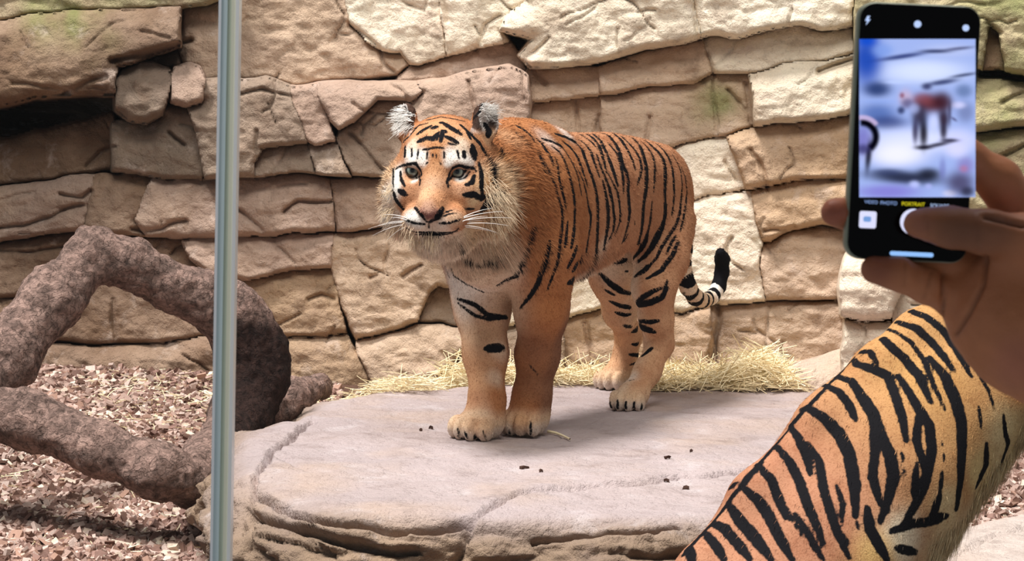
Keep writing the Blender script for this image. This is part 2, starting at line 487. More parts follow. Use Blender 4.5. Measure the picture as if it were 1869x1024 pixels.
for bi, (poly, proud, rad, colr) in enumerate(BLOCKS):
    poly = np.array(poly, float)
    lo = np.floor((poly.min(0) - 14) / STEP).astype(int); hi = np.ceil((poly.max(0) + 14) / STEP).astype(int)
    gx, gy = np.meshgrid(np.arange(lo[0], hi[0] + 1) * STEP, np.arange(lo[1], hi[1] + 1) * STEP, indexing='ij')
    pts = np.stack([gx.ravel(), gy.ravel()], -1)
    D0 = wall_depth(pts[:, 0], pts[:, 1])
    p3 = P(pts[:, 0], pts[:, 1], D0)
    warp = np.stack([fbm(p3, 7, 3, 11), fbm(p3, 7, 3, 23)], -1) * 9
    dd, ins = poly_sd(pts + warp, poly)
    e = np.roll(poly, -1, 0) - poly
    area = np.sum(poly[:, 0] * np.roll(poly[:, 1], -1) - poly[:, 1] * np.roll(poly[:, 0], -1))
    ny = -e[:, 0] * np.sign(area) / np.maximum(np.linalg.norm(e, axis=1), 1e-9)    # outward normal, +y is down in the photo
    rseg = rad * np.where(ny < 0, 0.45 + 1.9 * -ny, 0.45 + 0.15 * ny)
    d = dd.min(0)
    q = (dd / rseg[:, None]).min(0)
    sd = np.where(ins, d, -d)
    grow = 0.4 + 3.6 * (0.5 + 0.9 * fbm(p3, 2.3, 3, 61))        # joints open and close along their length
    q = np.where(ins, ((dd + grow[None]) / (rseg[:, None] + 0 * dd)).min(0), 0)
    sd = sd + grow; ins = sd > 0
    q = np.where(ins & (q <= 0), np.clip(sd, 0, None) / rad, q)
    prof = np.sqrt(np.clip(1 - (1 - np.clip(q, 0, 1)) ** 2, 0, 1))
    drop = min(0.12, 0.030 + rad * 0.0028)
    horiz = np.abs(ny)                                     # bedding joints are deep, upright cracks stay shallow
    de = (0.013 + (drop - 0.013) * smooth((horiz - 0.35) / 0.5))[:, None]
    qe = np.clip((dd + grow[None]) / rseg[:, None], 0, 1)
    cut = (de * (1 - np.sqrt(np.clip(1 - (1 - qe) ** 2, 0, 1)))).max(0)
    h = proud - cut
    drop = np.where(dd.min(0) < 1e9, de[dd.argmin(0), 0], drop)
    rock = 0.034 * fbm(p3 + bi * 3.1, 3.0, 5, 5) + 0.026 * np.abs(fbm(p3 * np.array([1, 1, 2.2]), 6.0, 5, 9)) + 0.010 * fbm(p3, 16, 4, 15)
    tilt = (pts[:, 1] - poly[:, 1].mean()) / max(np.ptp(poly[:, 1]), 30) * 0.03
    h = h + rock + tilt * np.clip(q, 0, 1)
    h = h - crack_cut(pts, p3)
    h = np.where(ins, h, proud - drop - np.clip(-sd / (2.2 * STEP), 0, 1) * (proud + 0.16))
    keep = sd > -2.6 * STEP
    nx, nyy = gx.shape
    ids = np.arange(nx * nyy).reshape(nx, nyy)
    f = np.stack([ids[:-1, :-1], ids[:-1, 1:], ids[1:, 1:], ids[1:, :-1]], -1).reshape(-1, 4)
    f = f[keep[f].all(1)]
    used = np.unique(f); remap = np.full(nx * nyy, -1); remap[used] = np.arange(len(used))
    v = P(pts[used, 0], pts[used, 1], (D0 - h)[used])
    n1 = fbm(p3[used], 1.7, 3, 31)[:, None]; n2 = fbm(p3[used], 4.5, 4, 41)[:, None]
    tone = colr[None] * (1 + 0.16 * n1) * (1 - 0.18 * smooth((520 - pts[used, 0]) / 420))[:, None]  # left end darkened in the colour to stand for weaker light there
    tone = tone + np.clip(n2, 0, 1) * 0.5 * (OCHRE - tone) + np.clip(-n2, 0, 1) * 0.6 * (PINK * (colr.mean() / PINK.mean()) - tone)
    g = np.zeros(len(used))
    for (mx, my, mr) in ((1835, 20, 70), (1860, 130, 40), (1840, 200, 60), (1305, 190, 45), (170, 20, 40), (150, 20, 60), (1850, 260, 60), (90, 10, 60)):
        g = np.maximum(g, np.exp(-((pts[used, 0] - mx) ** 2 + (pts[used, 1] - my) ** 2) / mr ** 2))
    g = np.clip(g * (0.75 + 1.2 * fbm(p3[used], 12, 3, 51)), 0, 1)[:, None]
    tone = tone * (1 - 0.7 * g) + MOSS * 0.7 * g
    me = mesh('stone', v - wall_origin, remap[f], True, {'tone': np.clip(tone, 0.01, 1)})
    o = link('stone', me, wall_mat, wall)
# recessed backing behind the joints
gx, gy = np.meshgrid(np.arange(-260, 2140, 20.0), np.arange(-170, 790, 20.0), indexing='ij')
D0 = wall_depth(gx, gy)
v = P(gx, gy, D0 + 0.14 + 0.04 * fbm(P(gx, gy, D0), 3, 3, 2) + 0.55 * np.exp(-((gx - 80) / 120) ** 2 - ((gy - 215) / 30) ** 2)).reshape(-1, 3)
ids = np.arange(gx.size).reshape(gx.shape)
f = np.stack([ids[:-1, :-1], ids[:-1, 1:], ids[1:, 1:], ids[1:, :-1]], -1).reshape(-1, 4)
link('joint_backing', mesh('joint_backing', v - wall_origin, f, True, {'tone': np.tile(DARK * .6, (len(v), 1))}), wall_mat, wall)

# ------------------------------------------------------------------ ground
def ground_z(x, y):
    return 0.0 + (np.asarray(y, float) - 3.0) * 0.112
gx, gy = np.meshgrid(np.arange(-3.2, 3.3, 0.04), np.arange(2.0, 6.9, 0.04), indexing='ij')
p = np.stack([gx, gy, ground_z(gx, gy)], -1).reshape(-1, 3)
p[:, 2] += 0.025 * fbm(p, 2.5, 4, 8) - 0.005
ids = np.arange(gx.size).reshape(gx.shape)
f = np.stack([ids[:-1, :-1], ids[1:, :-1], ids[1:, 1:], ids[:-1, 1:]], -1).reshape(-1, 4)
n = NT('mulch_soil'); vv = n.coord()
soil = n.mix(n.noise(60, 6, 0.7, vv), srgb(70, 48, 38), srgb(150, 116, 98))
soil_mat = n.out(soil, 0.95, n.bump(n.noise(45, 6, 0.7, vv), 1.0, 0.03), 0.1)
ground = link('floor', mesh('floor', p, f), soil_mat)
tag(ground, 'brown bark mulch ground sloping up to the rock wall', 'ground', kind='structure')
GROUND_BVH = BVHTree.FromPolygons([tuple(a) for a in p], [tuple(a) for a in f.tolist()])
def ground_at(x, y):
    h = GROUND_BVH.ray_cast(Vector((x, y, 3)), Vector((0, 0, -1)))
    return h[0].z if h[0] is not None else float(ground_z(x, y))
def on_ground(px, py):
    h = GROUND_BVH.ray_cast(Vector(CAM), Vector(ray(px, py)).normalized())
    return np.array(h[0])

# ------------------------------------------------------------------ the slab the tiger stands on
ZS = 0.40
rock_mat = rock_material('slab_rock', grain=0.6, warm=(172, 154, 148), mudc=(124, 106, 98), pale=(206, 196, 196))
def carve(v, nrm, lines, view=None):
    """lines: photo polylines projected on the rock, cut as grooves"""
    q = proj(v)[:, :2] + np.stack([fbm(v, 16, 3, 71), fbm(v, 16, 3, 72)], -1) * 7
    facing = ((CAM - v) * nrm).sum(1) > 0
    out = np.zeros(len(v))
    for line, w, dep in lines:
        L = np.array(line, float)
        d = np.min([seg_dist(q, L[i], L[i + 1]) for i in range(len(L) - 1)], 0)
        out = np.maximum(out, dep * (1 - smooth(d / w)))
    return out * facing
def rock_from_plan(plan, z0, z1, rnd, res, amp, seed, lines=(), colr=PINK, topcol=None):
    plan = np.asarray(plan, float)
    lo = np.array([*(plan.min(0) - 0.08), z0 - 0.05]); hi = np.array([*(plan.max(0) + 0.08), z1 + 0.08])
    fl = Field(lo, hi, res)
    sl, g = fl.block(lo, hi, 0)
    xs = g[:, :, 0, :2].reshape(-1, 2)
    dd, ins = poly_sd(xs + 0.03 * np.stack([fbm(np.c_[xs, xs[:, :1] * 0], 3, 3, seed), fbm(np.c_[xs, xs[:, :1] * 0], 3, 3, seed + 5)], -1), plan)
    d2 = np.where(ins, -dd.min(0), dd.min(0)).reshape(g.shape[0], g.shape[1])[:, :, None]
    dz = np.abs(g[..., 2] - (z0 + z1) / 2) - (z1 - z0) / 2
    a = np.maximum(d2 + rnd, 0); b = np.maximum(dz + rnd, 0)
    fl.a[sl] = np.sqrt(a * a + b * b) + np.minimum(np.maximum(d2 + rnd, dz + rnd), 0) - rnd
    v, q = fl.mesh(3)
    n = vnormals(v, q)
    side = 1 - np.clip(n[:, 2], 0, 1) ** 3
    disp = amp * (0.35 + side) * fbm(v, 3.2, 5, seed) + 0.085 * side * (np.abs(fbm(v * np.array([1, 1, 2.8]), 6, 5, seed + 3)) - .15) + 0.006 * fbm(v, 14, 4, seed + 6)
    disp = disp - carve(v, n, lines)
    v = v + n * disp[:, None]
    n2 = fbm(v, 4.5, 4, seed + 9)[:, None]
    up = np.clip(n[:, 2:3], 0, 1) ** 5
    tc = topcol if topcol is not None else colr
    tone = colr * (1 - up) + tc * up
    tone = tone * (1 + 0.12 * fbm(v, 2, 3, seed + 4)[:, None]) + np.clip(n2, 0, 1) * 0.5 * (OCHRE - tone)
    return v, q, np.clip(tone, .01, 1)
top_px = [(366,835),(385,800),(430,775),(500,760),(560,728),(650,712),(800,700),(1000,692),(1250,686),(1400,684),(1460,668),(1560,640),(1680,640)]
plan = [onz(x, y, ZS)[:2] for x, y in top_px]
plan += [np.array(p_) for p_ in ((1.08,4.95),(0.95,4.60),(0.82,4.15),(0.75,3.72),(0.45,3.50),(0.0,3.44),(-0.30,3.46),(-0.50,3.62),(-0.62,3.92))]
SLAB_LINES = [
 ([(570,770),(530,800),(492,832),(468,870),(455,920),(448,1030)], 6.5, .035),
 ([(492,832),(540,848),(575,860)], 5, .010),
 ([(470,905),(520,925),(580,960),(650,965),(720,965),(800,955),(860,945)], 9, .05),
 ([(450,935),(500,950),(560,975),(640,995),(720,1010),(760,1005)], 11, .055),
 ([(860,945),(900,920),(950,902),(1000,895),(1100,885),(1200,878),(1300,868),(1400,850)], 6, .02),
 ([(980,980),(1040,982),(1120,978),(1200,975),(1240,968)], 8, .04),
 ([(1120,1010),(1180,1020),(1250,1015)], 8, .025),
 ([(700,850),(760,862),(830,858)], 4, .005), ([(1010,800),(1080,770),(1130,745)], 3, .003),
 ([(860,945),(840,985),(830,1030)], 9, .02), ([(560,985),(600,1000),(620,1024)], 6, .015),
]
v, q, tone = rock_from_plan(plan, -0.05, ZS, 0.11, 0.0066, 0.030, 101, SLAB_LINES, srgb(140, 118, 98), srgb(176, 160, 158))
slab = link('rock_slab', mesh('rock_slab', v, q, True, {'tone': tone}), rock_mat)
tag(slab, 'broad flat-topped tan boulder under the standing tiger\'s paws', 'boulder')
SLAB_BVH = BVHTree.FromPolygons([tuple(a) for a in v], q.tolist())
def slab_at(x, y):
    h = SLAB_BVH.ray_cast(Vector((x, y, 3)), Vector((0, 0, -1)))
    return h[0].z if h[0] is not None else None
# pale boulder at the lower right, in front of the mulch
bp = [(1650,1010),(1700,965),(1770,940),(1840,925),(1900,905),(2000,900),(2100,930)]
plan = [onz(x, y, 0.26)[:2] for x, y in bp] + [np.array(p_) for p_ in ((1.45,3.62),(1.0,3.50),(0.78,3.62))]
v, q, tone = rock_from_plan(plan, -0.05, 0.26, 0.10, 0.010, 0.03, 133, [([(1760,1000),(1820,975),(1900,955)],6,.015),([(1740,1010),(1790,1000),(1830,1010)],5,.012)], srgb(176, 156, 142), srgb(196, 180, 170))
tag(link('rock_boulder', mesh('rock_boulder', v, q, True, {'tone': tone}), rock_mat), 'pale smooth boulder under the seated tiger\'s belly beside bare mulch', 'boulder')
# small rounded boulder at the end of the slab, beside the pillar
c = onz(1498, 700, .40) + np.array([-.02, -.16, 0])
f_ = Field(c - np.array([.32, .28, .25]), c + np.array([.32, .28, .22]), 0.012)
f_.ell(c + np.array([0.02, 0, 0.0]), (.17, .12, .09), None, 0.02); f_.ell(c + np.array([0.12, .02, 0.03]), (.13, .11, .09), None, 0.05)
v, q = f_.mesh(2); v = v + vnormals(v, q) * (0.03 * fbm(v, 4, 4, 77))[:, None]
tag(link('rock_boulder', mesh('rock_boulder', v, q, True, {'tone': np.tile(srgb(214, 190, 165), (len(v), 1))}), rock_mat), 'small rounded boulder between the straw heap and the rock pillar', 'boulder')
# ------------------------------------------------------------------ animals: shared tools
def fur_material(name):
    n = NT(name); v = n.coord()
    base = n.attr('base').outputs['Color']
    st = n.attr('stripe').outputs['Fac']
    jit = n.attr('jit').outputs['Fac']
    wob = n.math('MULTIPLY', n.math('SUBTRACT', n.noise(120, 3, 0.6, v), 0.5), 0.006)
    edge = n.math('ADD', st, wob)
    mask = n.ramp(edge, 0.0016, -0.0016)
    var = n.noise(14, 5, 0.6, v)
    c = n.mix(n.math('MULTIPLY', n.ramp(var, 0.45, 0.75), 0.30), base, n.mix(1.0, base, srgb(190, 130, 90), 'MULTIPLY'))
    fine = n.noise(330, 3, 0.6, v)
    c = n.mix(n.math('MULTIPLY', n.ramp(fine, 0.46, 0.72), 0.42), c, n.mix(1.0, c, srgb(150, 112, 88), 'MULTIPLY'))
    c = n.mix(n.math('MULTIPLY', n.ramp(n.noise(60, 4, 0.65, v), 0.5, 0.75), 0.35), c, n.mix(1.0, c, srgb(176, 140, 112), 'MULTIPLY'))
    hsv = n.add('ShaderNodeHueSaturation'); n.link(c, hsv.inputs['Color']); n.link(jit, hsv.inputs['Value'])
    c = n.mix(mask, hsv.outputs['Color'], srgb(17, 15, 18))
    nrm = n.bump(fine, 0.28, 0.004)
    mat = n.out(c, 0.8, nrm, 0.08)
    n.bsdf.inputs['Sheen Weight'].default_value = 0.0
    n.bsdf.inputs['Sheen Roughness'].default_value = 0.5
    return mat
FUR = fur_material('tiger_coat')
ORANGE = srgb(176, 124, 90); DEEP = srgb(164, 104, 60); PALE = srgb(214, 170, 130); CREAMF = srgb(226, 204, 178)
WHITEF = srgb(240, 236, 228); BLACKF = srgb(28, 25, 27); GREYF = srgb(150, 140, 130); NOSE = srgb(120, 74, 72); TANF = srgb(198, 160, 130)

class Painter:
    """lays stripes and colour patches, traced in the photograph, onto the surface of a mesh"""
    def __init__(self, v, q, n):
        self.v = v; self.n = n
        self.bvh = BVHTree.FromPolygons([tuple(a) for a in v], q.tolist())
        self.stripe = np.full(len(v), 0.05)
        self.base = np.tile(ORANGE, (len(v), 1))
    def hit(self, px, py):
        r = Vector(ray(px, py)).normalized()
        h = self.bvh.ray_cast(Vector(CAM), r)
        return None if h[0] is None else np.array(h[0])
    def trace(self, pts, step=7.0):
        pts = np.array(pts, float); out = []
        for i in range(len(pts) - 1):
            L = np.linalg.norm(pts[i + 1] - pts[i]); k = max(1, int(L / step))
            for j in range(k + (i == len(pts) - 2)):
                out.append(pts[i] + (pts[i + 1] - pts[i]) * j / k)
        if len(pts) == 1: out = [pts[0]]
        return [self.hit(*p) for p in out]
    def add3d(self, P3, R):
        for i in range(max(1, len(P3) - 1)):
            a = P3[i]; b = P3[min(i + 1, len(P3) - 1)]
            if a is None or b is None or np.linalg.norm(a - b) > 0.06: continue
            ra, rb = R[i], R[min(i + 1, len(P3) - 1)]
            m = max(ra, rb) + 0.012
            lo = np.minimum(a, b) - m; hi = np.maximum(a, b) + m
            s = np.nonzero((self.v[:, 0] > lo[0]) & (self.v[:, 0] < hi[0]) & (self.v[:, 1] > lo[1]) & (self.v[:, 1] < hi[1]) & (self.v[:, 2] > lo[2]) & (self.v[:, 2] < hi[2]))[0]
            if len(s): self.stripe[s] = np.minimum(self.stripe[s], seg_dist(self.v[s], a, b, ra, rb))
    def line(self, pts, w, mirror=None, taper=0.3, grow=0.0012):
        P3 = self.trace(pts)
        k = len(P3); t = np.linspace(0, 1, k) if k > 1 else np.array([.5])
        ok = [p for p in P3 if p is not None]
        if not ok: return
        D = np.mean([(p - CAM) @ FW for p in ok])
        R = 0.5 * w * D / F * np.minimum(1, taper + 3.0 * np.minimum(t, 1 - t) * (1 - taper) * 1.3)
        R = R + grow
        self.add3d(P3, R)
        if mirror is not None:
            self.add3d([None if p is None else mirror(p) for p in P3], R)
    def blob(self, px, py, r, col, s=1.0, mirror=None):
        h = self.hit(px, py)
        if h is None: return
        rm = r * ((h - CAM) @ FW) / F
        for c in ([h] if mirror is None else [h, mirror(h)]):
            d2 = ((self.v - c) ** 2).sum(1)
            w = (np.exp(-(d2 / (rm * rm)) ** 1.5) * s)[:, None]
            self.base = self.base * (1 - w) + col * w

def crop(ox, oy, s):
    return lambda *a: [(ox + u / s, oy + v / s) for u, v in a]

def make_fur(name, v, q, n, base, stripe, flow, length, count, parent, lift=0.45, width=0.0013, seed=1, dens=None, droop=0.25, fmat=None):
    r = np.random.default_rng(seed)
    a = 0.5 * np.linalg.norm(np.cross(v[q[:, 2]] - v[q[:, 0]], v[q[:, 3]] - v[q[:, 1]]), axis=1)
    if dens is not None: a = a * dens[q].mean(1)
    fi = r.choice(len(q), count, p=a / a.sum())
    uv = r.random((count, 2)); w4 = np.stack([(1 - uv[:, 0]) * (1 - uv[:, 1]), uv[:, 0] * (1 - uv[:, 1]), uv[:, 0] * uv[:, 1], (1 - uv[:, 0]) * uv[:, 1]], 1)[..., None]
    g = lambda arr: (arr[q[fi]] * (w4 if arr.ndim > 1 else w4[..., 0])).sum(1)
    p = g(v); nn = g(n); nn /= np.linalg.norm(nn, axis=1)[:, None] + 1e-9
    fl = g(flow); fl = fl - (fl * nn).sum(1)[:, None] * nn
    fl /= np.linalg.norm(fl, axis=1)[:, None] + 1e-9
    L = g(length) * (0.6 + 0.8 * r.random(count))
    d0 = fl + nn * lift + r.normal(0, .18, (count, 3)); d0 /= np.linalg.norm(d0, axis=1)[:, None]
    d1 = d0 + fl * 0.5 + np.array([0, 0, -droop]); d1 /= np.linalg.norm(d1, axis=1)[:, None]
    side = np.cross(d0, nn + r.normal(0, .5, (count, 3))); side /= np.linalg.norm(side, axis=1)[:, None] + 1e-9
    W = (width * (0.7 + 0.6 * r.random(count)))[:, None]
    p0 = p - nn * 0.001; p1 = p0 + d0 * (L * 0.5)[:, None]; p2 = p1 + d1 * (L * 0.5)[:, None]
    V = np.stack([p0 - side * W, p0 + side * W, p1 + side * W * .75, p1 - side * W * .75, p2], 1).reshape(-1, 3)
    i = np.arange(count)[:, None] * 5
    quads = i + np.array([[0, 1, 2, 3]]); tris = i + np.array([[3, 2, 4]])
    B = np.repeat(g(base), 5, 0); S = np.repeat(g(stripe), 5); J = np.repeat(0.68 + 0.62 * r.random(count), 5)
    me = mesh(name, V, [quads, tris], True, {'base': np.clip(B, .005, 1), 'stripe': S, 'jit': J})
    o = link(name, me, fmat or FUR, parent)
    o['kind'] = 'stuff'
    return o

def strand_mesh(name, lines, rad, mat, parent, sides=4, tip=0.25):
    V = []; Q = []
    for pts, in zip(lines):
        pts = np.array(pts, float); k = len(pts); b0 = len(V)
        for i in range(k):
            t = pts[min(i + 1, k - 1)] - pts[max(i - 1, 0)]; t /= np.linalg.norm(t) + 1e-9
            a = np.cross(t, [0.3, 0.2, 0.93]); a /= np.linalg.norm(a) + 1e-9; b = np.cross(t, a)
            rr = rad * (1 - (1 - tip) * i / (k - 1))
            for s in range(sides):
                an = 2 * math.pi * s / sides
                V.append(pts[i] + rr * (a * math.cos(an) + b * math.sin(an)))
        for i in range(k - 1):
            for s in range(sides):
                Q.append((b0 + i * sides + s, b0 + i * sides + (s + 1) % sides, b0 + (i + 1) * sides + (s + 1) % sides, b0 + (i + 1) * sides + s))
    return link(name, mesh(name, np.array(V), np.array(Q)), mat, parent)

# ------------------------------------------------------------------ the standing tiger
YAW = math.radians(27)
TH = np.array([-math.sin(YAW), -math.cos(YAW), 0]); TL = np.array([-TH[1], TH[0], 0]); TZ = np.array([0, 0, 1.0])
TO = np.array([.165, 4.97, ZS])
TR = np.stack([TH, TL, TZ])                      # rows: tiger axes in the world
t2w = lambda p: np.asarray(p) @ TR + TO
w2t = lambda p: (np.asarray(p) - TO) @ TR.T
def tmirror(p):
    a = w2t(p); a[1] = -a[1]; return t2w(a)
# head axes in the world
hc = P(808, 330, 4.30)
f0 = -(ray(808, 330)); f0 /= np.linalg.norm(f0)
hy, hp = math.radians(10), math.radians(3)
hs = RT - (RT @ f0) * f0; hs /= np.linalg.norm(hs); hu = np.cross(f0, hs)
hf = f0 * math.cos(hy) - hs * math.sin(hy); hs = np.cross(hu, hf)
hf, hu = hf * math.cos(hp) - hu * math.sin(hp), hu * math.cos(hp) + hf * math.sin(hp)
HR = np.stack([hs, hu, hf])                      # rows: head axes (side = image right, up, forward) in the world
h2t = lambda p: w2t(hc + np.asarray(p, float) @ HR)
HROT = (HR @ TR.T).T                             # columns: head axes in tiger frame

LOFT = np.array([  # x, centre z, half height, half width
 (-.64, .585, .02, .02), (-.615, .585, .065, .05), (-.56, .585, .108, .085), (-.46, .588, .134, .112), (-.32, .588, .148, .122), (-.15, .572, .168, .138),
 (.05, .548, .188, .146), (.25, .540, .196, .142), (.40, .543, .200, .135), (.50, .535, .185, .118), (.57, .52, .150, .098), (.62, .51, .10, .07), (.645, .51, .02, .02)])
_xs = np.linspace(-.64, .645, 400)
_tab = np.stack([np.interp(_xs, LOFT[:, 0], LOFT[:, k]) for k in (1, 2, 3)], 0)
_ker = np.hanning(25); _ker /= _ker.sum()
_tab = np.stack([np.convolve(np.pad(t_, 12, mode='edge'), _ker, 'valid') for t_ in _tab], 0)

def paw(f, p, ang, w=1.0, hind=False, k=0.012):
    p = np.array(p, float); d = np.array([math.cos(ang), math.sin(ang), 0]); l = np.array([-d[1], d[0], 0])
    rot = np.stack([d, l, [0, 0, 1]], 1)
    f.ell(p + d * .016 + np.array([0, 0, .036]), (.062 * w, .046 * w, .036), rot, 0.03)
    for j, o in enumerate((-.0395, -.0135, .0135, .0395)):
        c = p + d * ((.070 if abs(o) < .02 else .054) * w) + l * o * w * 1.06 + np.array([0, 0, .027])
        f.ell(c, (.031 * w, .0158 * w, .029), rot, 0.004)

TAIL = [(-.60, 0, .60), (-.665, .01, .555), (-.70, .02, .50), (-.665, .03, .42), (-.655, .03, .37), (-.687, .04, .305), (-.73, .045, .275), (-.782, .05, .262), (-.835, .058, .270), (-.868, .065, .30), (-.881, .07, .345), (-.865, .075, .385), (-.835, .08, .405)]
TAILR = [.05, .036, .029, .026, .025, .024, .023, .022, .021, .021, .021, .021, .015]
def tiger_shape(f):
    # trunk
    sl, g = f.block((-.66, -.17, .3), (.66, .17, .78), 0.04)
    if sl is not None:
        x = g[:, 0, 0, 0]
        zc, hh, hw = [np.interp(x, _xs, t_)[:, None, None] for t_ in _tab]
        e = np.sqrt((g[..., 1] / hw) ** 2 + ((g[..., 2] - zc) / hh) ** 2)
        d = (e - 1) * np.minimum(hw, hh) * 0.9
        d = np.where((x < -.64)[:, None, None] | (x > .645)[:, None, None], 0.05, d)
        f.put(sl, d.astype(np.float32), 0.01)
    # neck, withers
    f.cone((.40, 0, .575), (.62, 0, .60), .150, .118, 0.06)
    f.cone((.56, 0, .56), (.65, 0, .59), .115, .09, 0.06)
    f.ell((.30, 0, .69), (.14, .06, .055), None, 0.06)
    # shoulders and front legs
    for s in (-1, 1):
        f.ell((.37, .095 * s, .50), (.125, .062, .165), None, 0.05)
    f.chain([(.40, -.085, .44), (.385, -.068, .30), (.425, -.036, .19), (.470, -.004, .085), (.49, .003, .04)], [.085, .066, .050, .039, .040], 0.03)
    f.chain([(.40, .10, .44), (.378, .090, .30), (.352, .070, .19), (.352, .055, .085), (.352, .051, .04)], [.085, .060, .048, .043, .042], 0.03)
    paw(f, (.492, .000, 0), math.radians(-6)); paw(f, (.345, .050, 0), math.radians(-4), 0.92)
    # hips and hind legs
    f.ell((-.42, .060, .54), (.155, .062, .155), None, 0.05); f.ell((-.45, -.065, .54), (.15, .065, .155), None, 0.05)
    f.chain([(-.42, .075, .50), (-.345, .095, .40), (-.285, .100, .325), (-.325, .093, .24), (-.370, .086, .165), (-.30, .082, .095), (-.235, .077, .045)], [.080, .070, .054, .043, .035, .034, .035], 0.03)
    f.cone((-.44, .08, .46), (-.36, .088, .19), .055, .020, 0.04)
    paw(f, (-.222, .075, 0), math.radians(4), 0.86)
    f.chain([(-.46, -.08, .49), (-.44, -.092, .40), (-.452, -.095, .335), (-.53, -.105, .235), (-.645, -.125, .16), (-.655, -.14, .09), (-.652, -.152, .045)], [.10, .080, .058, .042, .034, .031, .034], 0.035)
    paw(f, (-.640, -.158, 0.0), math.radians(-8), 0.82)
    f.chain(TAIL, TAILR, 0.012)
    # head
    H = lambda s, u, ff: h2t((s, u, ff))
    E = lambda c, r, k=0.03, sub=False, rot=None: f.ell(H(*c), r, HROT if rot is None else rot, k, sub)
    E((0, .045, -.04), (.104, .102, .115)); E((0, .062, .035), (.078, .058, .060))
    f.cone(H(0, .05, .055), H(0, -.045, .128), .036, .029, 0.03)
    for s in (-1, 1):
        E((.070 * s, -.012, .022), (.047, .062, .058)); E((.040 * s, .040, .070), (.026, .018, .024), .025)
        E((.092 * s, -.050, -.025), (.050, .075, .055), .04); E((.047 * s, -.030, .066), (.040, .046, .042), .03)
        E((.052 * s, .018, .088), (.014, .011, .012), .02, True)
        E((.033 * s, -.078, .112), (.041, .033, .045), .014)
        ax = np.array([.80 * s, .10, .60]); ax /= np.linalg.norm(ax); uu = np.array([.22 * s, 1, -.05]); uu -= (uu @ ax) * ax; uu /= np.linalg.norm(uu); rr = np.cross(uu, ax)
        er = HROT @ np.stack([rr, uu, ax], 1)
        c = np.array([.090 * s, .128, -.045])
        E(c, (.036, .046, .022), .012, False, er); E(c + ax * .020 + uu * .010, (.026, .036, .022), .008, True, er)
    E((0, -.050, .120), (.030, .028, .040), .02); E((0, -.060, .152), (.026, .0165, .015), .008)
    E((.016, -.067, .163), (.006, .0045, .006), .004, True); E((-.016, -.067, .163), (.006, .0045, .006), .004, True)
    f.cone(H(0, -.085, .0), H(0, -.110, .088), .062, .033, 0.03); E((0, -.118, .098), (.034, .021, .028), .012)
    f.cone(H(-.05, -.101, .115), H(.05, -.101, .115), .0035, .0035, 0.006, True)
    f.cone(H(0, -.074, .163), H(0, -.098, .152), .003, .003, 0.005, True)
    E((0, -.125, .02), (.065, .045, .06), .05)

fb = Field((-.95, -.27, -.04), (.70, .25, .80), 0.0048)
tiger_shape(fb)
vb, qb = fb.mesh(2)
ch = w2t(hc)
lo_h = ch - np.array([.16, .20, .245]); hi_h = ch + np.array([.25, .21, .235])
fh = Field(lo_h, hi_h, 0.0026)
tiger_shape(fh)
vh, qh = fh.mesh(1)
inside = ((vb > lo_h + .009) & (vb < hi_h - .009)).all(1)
qb = qb[~inside[qb].all(1)]
used = np.unique(qb); rm = np.full(len(vb), -1); rm[used] = np.arange(len(used))
vt = np.concatenate([vb[used], vh]); qt = np.concatenate([rm[qb], qh + len(used)])
nb = np.concatenate([vnormals(vb, fb.mesh(0)[1])[used], vnormals(vh, qh)])
head_v = np.zeros(len(vt), bool); head_v[len(used):] = True
vt_t = vt.copy()
# fine musculature and toe relief
vt = vt + nb * (0.0035 * fbm(vt, 11, 3, 91))[:, None] * (~head_v)[:, None]
vw = t2w(vt); nw = nb @ TR
pt = Painter(vw, qt, nw)
X, Y, Z = vt_t.T
base = np.tile(ORANGE, (len(vt), 1))
def tone(w, col):
    global base
    w = np.clip(w, 0, 1)[:, None]; base = base * (1 - w) + col * w
leg = smooth((.36 - Z) / .08)
tone(smooth((.62 - Z) / .3) * .35, PALE)
tone(smooth((X - .1) / .2) * .75, DEEP)
tone(smooth((.43 - Z - .0) / .05) * smooth((.10 - np.abs(Y)) / .05) * smooth((.35 - X) / .1) * (1 - leg * 0), CREAMF)
tone(smooth((X - .50) / .06) * smooth((.12 - np.abs(Y)) / .05) * smooth((.56 - Z) / .1), CREAMF)
tone(smooth((-.15 - X) / .1) * smooth((.33 - Z) / .1) * .55, PALE)
tone(smooth((.34 - Z) / .08) * smooth((X - .2) / .1) * smooth((.03 - Y) / .03) * .55, PALE)
tone(smooth((.34 - Z) / .08) * smooth((X - .2) / .1) * smooth((Y - .0) / .03) * smooth((.4 - X) / .03) * .75, srgb(116, 82, 64))  # left foreleg's shade put into the coat colour
tone(smooth((.075 - Z) / .04) * .75, srgb(226, 196, 162))
tone(smooth((.042 - Z) / .03) * .8, srgb(222, 210, 198))
tone(smooth((-.63 - X) / .05) * smooth((.50 - Z) / .1) * .8, srgb(226, 200, 170))
tone(smooth((-.80 - X) / .05), WHITEF)
pt.base = base

